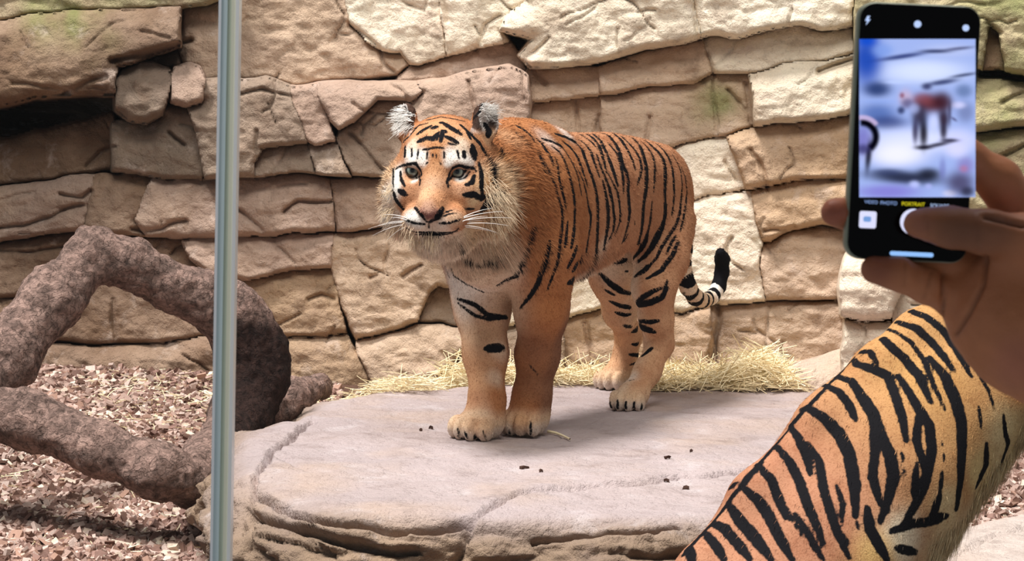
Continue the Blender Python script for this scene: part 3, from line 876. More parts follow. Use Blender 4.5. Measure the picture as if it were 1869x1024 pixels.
B = crop(980, 230, 6.4)
for pts, w in [
 (((0,150),(60,210),(110,290),(160,370),(190,460)),28), (((0,280),(50,390),(80,480),(110,560)),28), (((110,460),(160,570),(210,700),(250,850),(290,960),(300,1100),(280,1260),(265,1400),(250,1560),(200,1700),(130,1900)),19),
 (((210,370),(240,440),(250,560),(270,680),(310,820),(340,960)),22), (((180,240),(260,300),(320,400),(360,520),(400,660),(430,800),(440,940),(440,1100),(430,1240),(400,1420)),34),
 (((60,150),(190,190),(290,240),(360,340),(430,460),(480,600),(500,700),(520,800)),36), (((300,180),(390,250),(460,340),(510,460),(550,580),(590,700)),32), (((460,470),(540,640),(580,800),(600,950),(630,1040),(625,1150),(600,1300),(575,1480)),34),
 (((210,90),(340,130),(450,190),(530,280),(570,400),(620,540),(670,680),(700,820),(710,960),(710,1100),(705,1300),(690,1500),(640,1580),(590,1630)),38), (((480,150),(560,210),(630,300),(660,400),(700,520),(730,590)),28), (((440,66),(540,120),(640,190),(700,260)),26),
 (((530,66),(640,130),(720,220),(760,340),(790,450),(810,540)),34), (((700,340),(740,470),(800,610),(850,740),(880,870),(890,960),(905,1100),(890,1230),(840,1330)),34), (((770,650),(800,780),(820,900),(830,1000),(830,1150),(800,1330),(780,1440)),44),
 (((650,92),(740,170),(800,290),(860,420),(900,540),(940,680)),34), (((740,80),(832,110),(912,200),(962,300),(992,430),(1042,540),(1067,640),(1062,760),(1075,900),(1085,1010),(1070,1120),(1040,1240),(1000,1360)),48),
 (((832,200),(892,270),(942,340),(982,470),(1005,600),(1010,780)),34), (((832,390),(872,480),(912,600),(945,700)),36), (((832,560),(892,680),(942,790),(962,900),(972,1020),(965,1130),(910,1270)),26), (((832,720),(862,840),(880,920)),20),
 (((892,85),(972,150),(1052,270),(1112,390),(1147,510)),32), (((982,120),(1062,190),(1142,280),(1202,380),(1222,480),(1202,590),(1172,680)),28), (((1012,98),(1122,150),(1202,230),(1242,340),(1277,470),(1282,600),(1272,740),(1252,870),(1237,1010),(1232,1130),(1215,1250),(1180,1380)),50),
 (((1222,180),(1292,250),(1352,350),(1377,460),(1372,600),(1362,780)),30), (((1345,880),(1330,1020),(1320,1130),(1300,1200),(1265,1345),(1205,1455),(1125,1550)),36), (((1182,110),(1302,200),(1412,300),(1472,390),(1497,500),(1497,640),(1492,800),(1500,960),(1495,1060),(1465,1160),(1410,1280),(1340,1420),(1270,1510),(1190,1580)),46),
 (((1392,205),(1482,285),(1542,380),(1582,500),(1597,640),(1602,800),(1592,930),(1575,1040)),26), (((1582,335),(1642,430),(1682,540),(1697,700),(1682,880),(1670,1010),(1622,1165),(1532,1295),(1452,1420),(1402,1535),(1322,1625),(1170,1740)),18), (((1145,1755),(1252,1690),(1322,1620)),42),
 (((1682,470),(1732,600),(1752,760),(1740,900),(1712,1075),(1672,1230)),16), (((1622,1276),(1562,1376),(1512,1496)),15), (((1652,1346),(1582,1516),(1512,1600),(1452,1690),(1282,1785)),27), (((470,1396),(430,1516),(360,1656)),32), (((520,1496),(480,1596),(420,1690)),48), (((560,1700),(480,1766),(370,1830)),56),
 (((360,1116),(340,1316),(320,1440)),20), (((150,1346),(110,1536),(60,1690),(0,1830)),30), (((1140,1120),(1144,1150)),20), (((1020,1340),(1060,1270)),30), (((640,1600),(600,1660),(520,1720)),30),
 (((-250,-10),(-130,60),(-60,130),(-20,200)),24), (((-260,60),(-170,160),(-90,250)),18),
]: pt.line(B(*pts), w * 1.78 / 6.4, tmirror, 0.5)
Cc = crop(1040, 430, 2.9267)
for pts, w in [
 (((340,378),(390,330),(440,300),(490,280)),16), (((340,378),(430,358),(490,332),(520,280)),24),
 (((370,455),(430,462),(475,455)),15), (((335,512),(380,490),(450,515)),28), (((335,580),(385,580)),15), (((320,635),(390,640),(440,600)),15), (((320,690),(375,675)),8), (((325,735),(350,728)),6), (((320,775),(345,770)),6),
 (((505,300),(520,240)),10), (((160,200),(220,260),(280,300),(325,310)),20), (((190,290),(240,320)),11), (((215,350),(270,375),(325,385)),17), (((245,410),(290,425),(325,420)),13), (((290,480),(330,490)),16),
 (((230,140),(300,130)),22), (((300,190),(308,192)),12), (((215,890),(220,940)),12), (((255,880),(255,945)),8), (((300,890),(298,950)),10), (((345,890),(340,945)),10), (((385,900),(380,945)),12), (((215,940),(290,952),(380,950)),9),  # ends with hind-toe shade drawn as dark lines
]: pt.line(Cc(*pts), w * 1.6 / 2.93, None, 0.5)
Dd = crop(820, 380, 3.938)
for pts, w in [
 (((540,80),(510,170),(480,290),(455,370)),24), (((610,110),(570,250),(520,380),(480,490),(400,520),(345,555)),24), (((700,300),(690,400),(640,540),(590,620),(510,720)),20), (((790,380),(740,490),(705,590)),9),
 (((805,0),(815,130),(800,250)),10), (((895,0),(905,150),(890,250)),10), (((10,410),(30,480),(120,540),(250,605)),15), (((60,650),(180,690),(280,770),(410,780)),22), (((60,680),(180,770),(290,800),(420,790)),14),
 (((260,1010),(390,1000)),45), (((70,260),(120,340),(210,390),(290,320),(340,270)),26), (((455,780),(490,810)),24),
]: pt.line(Dd(*pts), w * 1.4 / 3.94, None, 0.45)
Pp = crop(800, 560, 3.793)       # toes: shade in the gaps and under them drawn as dark lines
for pts, w in [(((130,840),(150,890)),14), (((180,860),(205,915)),18), (((250,880),(260,935)),24), (((310,860),(335,935)),12), (((395,900),(390,935)),12), (((490,850),(500,910)),14), (((560,860),(570,910)),14), (((640,790),(640,890)),12), (((700,840),(705,890)),10), (((130,895),(200,930),(300,942),(400,935)),10), (((620,390),(690,470)),6), (((480,690),(500,720)),30)]:
    pt.line(Pp(*pts), w / 3.79)
# tail rings
tl = np.array(TAIL); seg = np.r_[0, np.cumsum(np.linalg.norm(np.diff(tl, axis=0), axis=1))]
near = np.full(len(vt), 9.0); par = np.zeros(len(vt))
for i in range(len(tl) - 1):
    ab = tl[i + 1] - tl[i]; t_ = np.clip(((vt_t - tl[i]) @ ab) / (ab @ ab), 0, 1)
    d_ = np.linalg.norm(vt_t - tl[i] - t_[:, None] * ab, axis=1)
    b_ = d_ < near; near[b_] = d_[b_]; par[b_] = (seg[i] + t_ * (seg[i + 1] - seg[i]))[b_]
ontail = (near < .045) & (X < -.64) & (~head_v)
for s0, s1 in [(.155,.172), (.188,.207), (.222,.250), (.262,.292), (.312,.345), (.362,.388), (.402,.425), (.447,.466), (.484,.502), (.520,.536), (.556,.70)]:
    sd = np.maximum(s0 - par, par - s1) + 0.005 * np.sin(vt_t[:, 1] * 90 + s0 * 300)
    pt.stripe = np.where(ontail, np.minimum(pt.stripe, sd), pt.stripe)
# white throat and chest
w_ = (smooth((X - .46) / .05) * smooth((.115 - np.abs(Y)) / .04) * smooth((.54 - Z) / .06) * smooth((Z - .24) / .04) * .85)[:, None]
pt.base = pt.base * (1 - w_) + srgb(222, 200, 176) * w_
# colour patches on the body, plus painted left-foreleg shade and back highlight
for px, py, r, col, s in [
 (1125, 490, 40, CREAMF, .9), (1130, 540, 30, PALE, .8), (1150, 690, 16, WHITEF, .5), (885, 545, 80, srgb(214, 190, 164), .95), (850, 520, 60, WHITEF, .8), (925, 545, 60, srgb(206, 176, 146), .85), (890, 480, 60, srgb(210, 184, 156), .85), (905, 690, 18, CREAMF, .6), (915, 640, 22, CREAMF, .6),
 (890, 600, 35, PALE, .7), (960, 350, 45, DEEP, .7), (1000, 560, 45, DEEP, .6), (975, 700, 35, srgb(126, 86, 62), .7), (980, 640, 35, srgb(126, 84, 62), .7), (1000, 255, 30, WHITEF, .35), (1030, 240, 25, WHITEF, .5), (1150, 480, 18, GREYF, .4), (1060, 500, 25, CREAMF, .7), (1100, 450, 25, CREAMF, .6), (925, 250, 30, PALE, .6),
 (870, 730, 25, ORANGE, .7), (880, 770, 30, PALE, .7), (950, 770, 22, srgb(200, 150, 105), .7),
]: pt.blob(px, py, r, col, s)
# the face
hl = (vw - hc) @ HR.T
ruff = smooth((np.abs(hl[:, 0]) - .080) / .02) * smooth((.06 - hl[:, 1]) / .05) * smooth((hl[:, 2] + .10) / .04) * smooth((.26 - np.linalg.norm(hl, axis=1)) / .04)
w_ = (ruff * head_v * .9)[:, None]; pt.base = pt.base * (1 - w_) + srgb(222, 190, 152) * w_
w_ = (smooth((-.10 - hl[:, 1]) / .03) * smooth((.25 - np.linalg.norm(hl, axis=1)) / .04) * smooth((hl[:, 2] + .06) / .05) * head_v)[:, None]; pt.base = pt.base * (1 - w_) + srgb(224, 206, 184) * w_
Ee = crop(690, 180, 3.658)
def eb(u, v_, r, col, s=1.0): pt.blob(690 + u / 3.658, 180 + v_ / 3.658, r * 1.2 / 3.658, col, s)
for a in [
 (400,500,420,TANF,.35), (400,200,150,srgb(194,146,106),.9), (300,230,90,srgb(194,146,106),.8), (520,220,100,srgb(194,146,106),.8), (400,370,75,srgb(190,132,86),.95), (370,480,70,srgb(190,140,100),.9), (350,600,85,TANF,.9), (300,640,60,srgb(214,168,128),.8), (430,660,70,srgb(190,136,96),.8), (530,690,60,srgb(196,140,98),.8),
 (230,400,60,WHITEF,.95), (290,380,40,WHITEF,.9), (200,350,40,WHITEF,.8), (495,375,50,WHITEF,.95), (580,400,50,WHITEF,.9), (620,420,30,WHITEF,.5), (560,320,60,srgb(236,214,190),.8), (230,310,45,srgb(236,214,190),.8),
 (300,425,26,WHITEF,.8), (470,428,28,WHITEF,.8), (250,548,28,WHITEF,.9), (545,545,30,WHITEF,.9), (130,510,60,WHITEF,.9), (110,620,60,WHITEF,.9), (690,600,34,srgb(230,200,164),.8), (120,560,50,WHITEF,.9), (90,420,40,CREAMF,.8), (190,530,45,srgb(190,140,104),.9), (250,520,20,WHITEF,.8), (560,525,30,WHITEF,.75), (620,560,40,srgb(204,160,124),.8), (560,600,50,srgb(206,160,128),.7), (640,690,45,srgb(224,196,156),.8), (660,560,40,srgb(222,180,136),.7), (740,560,40,srgb(224,176,126),.7),
 (90,300,60,srgb(228,190,150),.8), (70,640,60,WHITEF,.9), (100,780,80,WHITEF,.95), (220,800,55,WHITEF,.95), (270,830,45,WHITEF,.9), (420,850,55,srgb(224,206,190),.9), (520,800,50,srgb(214,180,150),.8), (350,930,90,srgb(226,212,196),.9), (230,930,70,CREAMF,.9), (500,950,80,srgb(206,184,160),.9), (640,880,110,srgb(206,176,140),.9), (760,800,90,srgb(206,170,128),.8), (800,560,60,srgb(222,186,146),.8), (750,250,60,srgb(228,190,150),.7), (820,420,50,srgb(214,150,96),.8),
 (340,775,42,NOSE,1.0), (300,755,28,srgb(140,92,84),.8), (385,760,28,srgb(120,78,72),.8), (330,720,40,srgb(200,160,136),.7),
 (130,110,70,WHITEF,1.0), (760,90,60,WHITEF,.9), (690,170,40,GREYF,.8), (715,210,30,BLACKF,.6)]: eb(*a)
for pts, w in [
 (((425,160),(427,162)),32), (((370,195),(385,190)),34), (((265,235),(310,205),(350,183)),22), (((440,165),(500,205),(550,235)),25), (((268,287),(320,265),(370,268),(395,235)),20), (((455,255),(500,275),(530,295)),19), (((418,285),(432,215)),18), (((392,275),(405,225)),13), (((445,215),(450,222)),20),
 (((300,342),(400,325),(440,332)),8), (((268,150),(350,140),(420,122),(500,135),(580,152)),8), (((340,125),(430,98),(540,122)),8), (((225,210),(280,178),(330,165)),11), (((470,300),(520,310)),9),
 (((555,178),(620,240),(680,300),(720,380),(755,480),(768,590)),22), (((635,325),(642,390)),44), (((675,430),(690,500),(690,600),(700,655)),19), (((575,360),(575,388)),26), (((530,350),(540,400)),10), (((180,325),(180,385)),19), (((225,335),(225,385)),12), (((270,340),(262,400)),8),
 (((270,180),(205,255),(150,310)),16), (((125,375),(105,470),(100,560),(105,590)),13), (((100,620),(120,680),(165,735)),26), (((140,615),(185,640)),24), (((148,490),(155,540),(178,582)),14), (((130,690),(170,735)),18),
 (((118,470),(150,452),(200,440),(250,432),(278,470),(290,510),(272,535)),11), (((210,470),(230,505),(262,530)),8), (((462,548),(478,505),(500,465),(540,447),(580,458),(640,466),(655,485)),13), (((470,545),(500,515),(540,515),(585,480)),11), (((590,575),(630,560),(642,515)),18), (((545,540),(590,520),(610,490)),7),
 (((575,645),(640,640),(690,668),(720,652)),22), (((700,735),(745,690),(790,650)),44), (((580,735),(640,738)),10), (((640,770),(700,765)),10), (((330,360),(325,400)),7), (((365,370),(366,390)),6), (((388,372),(390,395)),6), (((442,360),(440,395)),8), (((320,435),(330,428)),7), (((415,430),(420,440)),6),
 (((245,725),(285,770),(320,815)),13), (((360,815),(400,785),(432,735)),22), (((325,822),(355,822)),14), (((340,825),(340,862)),9), (((178,808),(240,830),(310,838)),9), (((410,832),(480,828),(545,808)),9), (((196,868),(240,890),(340,896),(430,898),(510,890),(535,868)),15), (((250,904),(340,910),(440,908),(490,900)),9), (((420,790),(470,772),(520,765)),5), (((440,765),(490,745)),5),  # includes the dark lower lip, its shade drawn in as stripes
 (((275,520),(282,545),(278,575)),10), (((462,540),(460,565),(468,590)),12), (((185,60),(205,100),(240,110)),12), (((640,130),(680,90),(700,40),(720,15)),14), (((715,180),(735,240)),40), (((600,235),(615,262)),22), (((820,340),(800,420)),14),
]: pt.line(Ee(*pts), w * (1.75 if w >= 16 else 1.4) / 3.658, None, 0.65)
# attributes, fur lengths and flow
flow_t = np.tile(np.array([-.8, 0, -.45]), (len(vt), 1))
flow_t[Z < .33] = (-.15, 0, -1)
flow_w = flow_t @ TR
hl = (vw - hc) @ HR.T
away = hl - np.array([0, -.055, .15])
away_w = away @ HR
wf = smooth((.20 - np.abs(hl[:, 2] - .02)) / .05) * smooth((.22 - np.linalg.norm(hl, axis=1)) / .04)
wf = wf * head_v
flow_w = flow_w * (1 - wf[:, None]) + (away_w / (np.linalg.norm(away_w, axis=1)[:, None] + 1e-9)) * wf[:, None]
flow_w[:, 2] -= 0.35 * wf * smooth((-.02 - hl[:, 1]) / .05)
flen = np.full(len(vt), .009)
flen[Z < .33] = .006
belly = smooth((.46 - Z) / .06) * smooth((.3 - X) / .1) * smooth((Z - .33) / .05) * (X > -.2)
flen += .020 * belly
neckm = smooth((X - .42) / .1) * smooth((.75 - X) / .1) * (Z > .4)
flen += .008 * neckm
flen = np.where(head_v, .005 + .026 * smooth((np.abs(hl[:, 0]) - .075) / .035) * smooth((.075 - hl[:, 1]) / .05) * smooth((.06 - hl[:, 2]) / .05)
                + .018 * smooth((-.105 - hl[:, 1]) / .03) * smooth((hl[:, 1] + .2) / .03) + .008 * smooth((-.03 - hl[:, 2]) / .04), flen)
ear = head_v & (hl[:, 1] > .10) & (np.abs(hl[:, 0]) > .066)
flen[ear] = .007
we = (ear * smooth((hl[:, 1] - .10) / .02) * .92)[:, None]
outw = (nw @ HR.T)[:, 0] * np.sign(hl[:, 0])
wi = (smooth((outw - .45) / .25) * ear)[:, None]
pt.base = pt.base * (1 - we) + (srgb(58, 46, 42) * (1 - wi) + srgb(214, 208, 202) * wi) * we
tiger = empty('tiger', tuple(t2w((.1, 0, 0))))
tag(tiger, 'orange striped tiger standing on the flat boulder, staring ahead', 'tiger')
t_or = np.array(tiger.location)
me = mesh('body', vw - t_or, qt, True, {'base': np.clip(pt.base, .005, 1), 'stripe': pt.stripe, 'jit': np.ones(len(vw))})
link('body', me, FUR, tiger)
dens = 1 + 2.0 * (flen > .02) + 1.0 * neckm + 1.5 * head_v
make_fur('fur', vw - t_or, qt, nw, pt.base, pt.stripe, flow_w, flen, 220000, tiger, 0.30, 0.0007, 3, dens)
# ear tufts: long white hairs
def tuft(px, py, dirs, n_, L, seed, rad=10):
    r = np.random.default_rng(seed); out = []
    for i in range(n_):
        h = pt.hit(px + r.normal(0, rad), py + r.normal(0, rad))
        if h is None: continue
        a = h - hc
        if np.linalg.norm(a) > .3: continue
        d = RT * (dirs[0] + r.normal(0, .25)) + UP * (dirs[1] + r.normal(0, .3)) - FW * .5
        d /= np.linalg.norm(d); l = L * (.5 + .7 * r.random())
        out.append([h - d * .003, h + d * l * .5, h + d * l + UP * -.004])
    return [np.array(o) - t_or for o in out]
n = NT('pale_hair'); HAIR = n.out(srgb(244, 240, 234), 0.6, None, 0.3)
lines = tuft(733, 212, (-.9, .15), 260, .026, 5, 10) + tuft(738, 228, (-.8, -.5), 120, .026, 6, 6) + tuft(893, 205, (.9, .25), 240, .024, 7, 9)
strand_mesh('ear_tufts', lines, .0007, HAIR, tiger, 3)['kind'] = 'stuff'
n = NT('ruff_hair'); RUFF = n.out(srgb(226, 202, 170), 0.6, None, 0.2)
rows = []
for cx_, cy_, dx_, dy_, n_, L_, rd_ in [(905,345,.55,-.8,120,.045,12), (912,375,.6,-.8,120,.050,12), (905,410,.4,-.9,110,.045,12), (890,435,.2,-1,90,.040,12), (708,345,-.6,-.7,70,.020,7), (710,385,-.6,-.7,90,.026,7), (718,415,-.5,-.8,90,.028,8), (760,436,-.1,-1,80,.026,9), (785,440,0,-1,80,.026,9), (740,428,-.3,-.9,70,.026,8)]:
    rows += tuft(cx_, cy_, (dx_, dy_), n_, L_, int(cx_ + cy_), rd_)
strand_mesh('ruff_fringe', rows, .0006, RUFF, tiger, 3)['kind'] = 'stuff'
# whiskers
wl_ = []
r = np.random.default_rng(12)
for (sx, sy), (ex, ey), dz in [((846,398),(918,386),.05), ((850,402),(935,398),.06), ((852,408),(928,412),.05), ((848,412),(905,424),.05), ((844,404),(890,395),.02), ((856,404),(940,404),.07), ((850,415),(915,428),.04), ((846,396),(900,380),.05),
                              ((742,398),(700,392),.05), ((738,404),(690,412),.06), ((736,410),(680,430),.05), ((740,414),(705,440),.05), ((734,406),(672,418),.07), ((742,402),(712,398),.03)]:
    a = pt.hit(sx, sy)
    if a is None: continue
    Da = (a - CAM) @ FW; b = P(ex, ey, Da + dz); mid = (a + b) / 2 - FW * .012 + UP * .006
    ts = np.linspace(0, 1, 7)[:, None]
    wl_.append(((1 - ts) ** 2 * a + 2 * ts * (1 - ts) * mid + ts ** 2 * b) - t_or)
for w_l in wl_: strand_mesh('whisker', [w_l], .0009, HAIR, tiger, 4)
# eyes
n = NT('tiger_eye'); vv = n.coord()
sep = n.add('ShaderNodeSeparateXYZ'); n.link(vv, sep.inputs[0])
rad = n.math('SQRT', n.math('ADD', n.math('POWER', sep.outputs[0], 2.0), n.math('POWER', sep.outputs[1], 2.0)))
iris = n.mix(n.ramp(rad, 0.004, 0.0098), srgb(70, 78, 76), srgb(140, 150, 138))
cc = n.mix(n.ramp(rad, 0.0050, 0.0042), iris, srgb(10, 10, 12))
cc = n.mix(n.ramp(rad, 0.0106, 0.0120), cc, srgb(16, 14, 14))
cc = n.mix(n.ramp(sep.outputs[1], 0.0048, 0.0066), cc, srgb(14, 12, 12)); cc = n.mix(n.ramp(sep.outputs[1], -0.0082, -0.0096), cc, srgb(18, 15, 14))
EYE = n.out(cc, 0.08, None, 0.6)
for ex, ey in ((754, 311), (836, 313.5)):
    h = pt.hit(ex, ey); d = ray(ex, ey); d = d / np.linalg.norm(d)
    k = 16; th = np.linspace(0, math.pi, k + 1); ph = np.arange(24) * 2 * math.pi / 24
    R_ = .0185
    V = np.array([[R_ * math.sin(t) * math.cos(p_), R_ * math.sin(t) * math.sin(p_), R_ * math.cos(t)] for t in th for p_ in ph])
    Q = np.array([[i * 24 + j, (i + 1) * 24 + j, (i + 1) * 24 + (j + 1) % 24, i * 24 + (j + 1) % 24] for i in range(k) for j in range(24)])
    o = link('eye', mesh('eye', V, Q), EYE, tiger)
    o.location = Vector(h + d * .0098 - t_or)
    zz = -d * .96 + RT * (-.10); zz /= np.linalg.norm(zz)
    o.rotation_euler = Vector(zz).to_track_quat('Z', 'Y').to_euler()
# ------------------------------------------------------------------ the seated tiger in front
S2 = lambda px, py, D: P(px + 24, py + 18, D)
def tiger2_shape(f):
    C_ = [S2(1270,1330,3.00), S2(1360,1149,3.05), S2(1455,1005,3.12), S2(1566,856,3.18), S2(1668,748,3.24), S2(1762,662,3.29), S2(1880,590,3.33)]
    f.chain(C_, [.150, .155, .156, .150, .138, .122, .112], 0.05)
    sp = [S2(1215,1120,3.00), S2(1262,1024,3.02), S2(1352,882,3.06), S2(1470,745,3.12), S2(1578,648,3.18), S2(1655,590,3.22), S2(1770,545,3.27)]
    f.chain(sp, [.05, .024, .021, .021, .024, .030, .05], 0.05)
    f.chain([S2(1880,590,3.33), S2(2000,575,3.34), S2(2110,570,3.33)], [.112, .115, .11], 0.05)          # neck
    f.ell(S2(1960,640,3.26), (.09, .08, .12), None, 0.06)                                                   # shoulder blade
    f.ell(S2(1610,880,3.17), (.08, .09, .06), None, 0.06)                                                   # loose belly
    # haunches and hind feet
    for D, s in ((2.94, 1), (3.22, 1)):
        f.ell(S2(1430,1270,D), (.19, .095, .155), None, 0.05)
        k = S2(1560,1330,D); ft = onz(1500, 1460, 0.035); ft[1] = k[1]; ft[2] = 0.06
        f.chain([S2(1480,1200,D), k, ft], [.10, .07, .04], 0.04)
        f.chain([ft, ft + np.array([.12, -.02, 0])], [.042, .038], 0.03)
    # forelegs
    for D, dx in ((3.12, 0), (3.36, 25)):
        a = S2(1985 + dx, 735, D); ft = np.array([a[0] + .10, a[1], 0.055])
        f.chain([a, a + np.array([.03, 0, -.20]), ft + np.array([0, 0, .10]), ft], [.095, .062, .042, .04], 0.04)
        f.chain([ft, ft + np.array([.08, -.01, -.012])], [.045, .042], 0.02)
    # head, looking away along the glass
    h = S2(2170, 560, 3.32)
    f.ell(h, (.11, .10, .10), None, 0.05)
    f.chain([h + np.array([.06, 0, -.01]), h + np.array([.16, -.01, -.05])], [.06, .045], 0.04)
    f.ell(h + np.array([.12, 0, -.08]), (.05, .045, .035), None, 0.02)
    for s in (-1, 1):
        f.ell(h + np.array([-.03, .07 * s, .105]), (.018, .036, .042), None, 0.02)
        f.ell(h + np.array([.02, .085 * s, -.05]), (.06, .045, .075), None, 0.04)
    # tail laid along the ground
    t0 = S2(1225, 1400, 3.02); f.chain([t0, t0 + np.array([-.10, .05, -.02]), np.array([t0[0] - .22, t0[1] + .22, .05]), np.array([t0[0] - .15, t0[1] + .42, .06])], [.045, .032, .027, .022], 0.02)
f2 = Field((.10, 2.70, .0), (1.50, 3.62, 1.10), 0.0056)
tiger2_shape(f2)
v2, q2 = f2.mesh(2); n2 = vnormals(v2, q2)
v2 = v2 + n2 * (0.004 * fbm(v2, 9, 3, 191))[:, None]
p2_ = Painter(v2, q2, n2)
pj = proj(v2)
u_ = ((pj[:, 0] - 1240) * .707 + (pj[:, 1] - 1024) * .707)          # across the back, from the spine down the flank
l_ = ((pj[:, 0] - 1240) * .707 - (pj[:, 1] - 1024) * .707)
b2 = np.tile(srgb(170, 120, 92), (len(v2), 1))
def tone2(w, col):
    global b2
    w = np.clip(w, 0, 1)[:, None]; b2 = b2 * (1 - w) + col * w
tone2(smooth((l_ - 250) / 300) * .8, srgb(176, 134, 82))
tone2(smooth((u_ - 150) / 150) * .6, srgb(184, 144, 98))
bz = np.clip(-n2[:, 2], -1, 1)
tone2(smooth((bz - .05) / .4), srgb(226, 212, 172))
p2_.base = b2
for px, py, r, col, s in [(1840,800,60,srgb(228,216,170),.8), (1790,860,40,srgb(226,208,150),.8), (1650,985,50,srgb(226,216,190),.9), (1730,930,40,srgb(222,206,160),.8), (1600,1020,50,srgb(226,190,120),.7), (1700,690,60,srgb(184,140,84),.7), (1860,700,40,srgb(180,120,70),.6)]:
    p2_.blob(px, py, r, col, s)
Ff = crop(1200, 540, 2.115)
for pts, w in [
 (((905,70),(960,52),(1040,82),(1100,130),(1150,200),(1210,310)),22), (((920,100),(1000,125),(1060,180),(1110,240),(1145,290)),22), (((830,135),(880,175),(950,240),(1010,310),(1055,410)),26), (((870,125),(920,140),(980,180),(1030,250),(1060,330),(1110,440)),13),
 (((735,222),(770,265),(840,285),(890,310),(920,390),(945,470),(960,560)),26), (((765,218),(820,215),(848,262)),16), (((690,310),(750,330),(790,390),(830,450),(860,540),(900,620),(912,700),(890,790),(860,870)),34), (((830,460),(840,600),(830,700),(860,800),(890,830)),25),
 (((640,345),(700,370),(740,420),(765,480)),24), (((575,430),(640,470),(700,530),(740,610),(760,720),(765,850)),34), (((510,500),(550,560),(580,630),(590,690)),24), (((450,570),(510,640),(550,720),(580,810),(620,900),(640,960)),26),
 (((580,570),(625,640),(640,740),(670,840),(700,930),(740,1010)),25), (((385,650),(440,710),(470,790),(500,860)),26), (((330,740),(390,790),(430,850),(470,930),(520,1020)),30), (((270,800),(320,870),(380,940),(440,1020)),32),
 (((200,870),(260,900),(310,960),(360,1020)),28), (((180,910),(230,970),(260,1024)),26), (((110,960),(140,1024)),30), (((930,310),(970,370),(1010,440),(1050,500),(1060,590),(1040,700),(1000,800),(940,900)),32), (((1010,440),(1000,560),(1030,660),(1040,720)),24),
 (((1050,240),(1110,310),(1150,400),(1175,490),(1175,600),(1170,720),(1155,820)),34), (((1190,230),(1240,300),(1280,370),(1300,440)),10), (((1335,460),(1345,540),(1355,570),(1330,640)),17), (((1270,570),(1270,650),(1230,740)),23), (((690,730),(715,800),(710,880)),15),
 (((810,820),(820,900),(860,970),(890,1024)),34), (((530,840),(570,900),(610,970),(640,1024)),19), (((1100,680),(1090,760)),14), (((1090,770),(1060,860),(1120,850)),28), (((1000,650),(990,760),(1010,790)),19), (((900,910),(980,880),(1090,870)),24), (((920,975),(1000,990)),24),
 (((1240,430),(1250,510)),10), (((940,600),(950,640)),10), (((955,660),(955,690)),9), (((1100,560),(1100,580)),8), (((1105,610),(1105,640)),8), (((480,790),(520,860),(560,930)),9), (((690,900),(740,960)),18), (((770,870),(775,900)),12),
 (((1020,80),(1090,105)),9),
]: p2_.line(Ff(*pts), w * 1.42 / 2.115, None, 0.5, 0.0010)
Gg = crop(1226, 786, 4.197)
for pts, w in [(((890,0),(820,80),(760,150),(700,220)),46), (((700,220),(640,300),(600,340),(520,440)),60), (((520,440),(460,510),(430,560),(350,660)),44), (((350,660),(300,720),(250,770),(150,880),(90,950)),60), (((800,25),(730,60)),40), (((720,160),(620,235)),50), (((500,405),(420,450)),50), (((400,560),(340,610)),30), (((1010,-150),(930,-60),(890,0)),50), (((1180,-330),(1100,-240),(1010,-150)),40), (((1050,-190),(980,-160)),30), (((1400,-560),(1300,-450),(1180,-330)),36)]:
    p2_.line(Gg(*pts), w / 4.197, None, 0.6, 0.001)
# stripes carried on round the hidden side and the haunches
extra = (0.25 - np.sin(l_ / 9.5 + 3.0 * fbm(v2, 5, 3, 33))) * 0.009
hidden = ((CAM - v2) * n2).sum(1) < -0.1
outside = (pj[:, 1] > 1045) | (pj[:, 0] > 1890)
p2_.stripe = np.where((hidden | outside) & (bz < .3), np.minimum(p2_.stripe, extra), p2_.stripe)
tiger2 = empty('tiger', (float(S2(1400,1300,3.05)[0]), 3.05, 0.0))
tag(tiger2, 'tiger seated with its back to the glass, head out of view', 'tiger')
o2 = np.array(tiger2.location)
link('body', mesh('body', v2 - o2, q2, True, {'base': np.clip(p2_.base, .005, 1), 'stripe': p2_.stripe, 'jit': np.ones(len(v2))}), FUR, tiger2)
dn = S2(1240,1024,3.1) - S2(1640,575,3.2); dn /= np.linalg.norm(dn)
fl2 = np.tile(dn * .9 + np.array([.25, 0, -.3]), (len(v2), 1))
len2 = np.full(len(v2), .010)
len2 += .045 * smooth((bz - .15) / .4) * smooth((260 - np.abs(pj[:, 0] - 1700)) / 120)
make_fur('fur', v2 - o2, q2, n2, p2_.base, p2_.stripe, fl2, len2, 110000, tiger2, 0.12, 0.00045, 9, .4 + 4 * (len2 > .02))

# ------------------------------------------------------------------ fallen branch
n = NT('bark'); vv = n.coord()
t_ = n.attr('tone').outputs['Color']
b1 = n.noise(34, 7, 0.72, vv, 0.3); b2_ = n.noise(120, 4, 0.6, vv)
vc = n.add('ShaderNodeTexVoronoi'); vc.inputs['Scale'].default_value = 38
vor = n.add('ShaderNodeTexVoronoi', feature='DISTANCE_TO_EDGE'); vor.inputs['Scale'].default_value = 30
mp = n.add('ShaderNodeMapping'); mp.inputs['Scale'].default_value = (1.0, 1.0, 1.0); n.link(vv, mp.inputs['Vector'])
wn_ = n.add('ShaderNodeTexNoise'); wn_.inputs['Scale'].default_value = 30; n.link(vv, wn_.inputs['Vector'])
mxv = n.add('ShaderNodeVectorMath', operation='MULTIPLY_ADD'); n.link(wn_.outputs['Color'], mxv.inputs[0]); mxv.inputs[1].default_value = (.09, .09, .09); n.link(mp.outputs[0], mxv.inputs[2])
n.link(mxv.outputs[0], vor.inputs['Vector']); n.link(mxv.outputs[0], vc.inputs['Vector'])
cr = n.ramp(vor.outputs['Distance'], 0.10, 0.0)
sc_ = n.add('ShaderNodeSeparateColor'); n.link(vc.outputs['Color'], sc_.inputs[0])
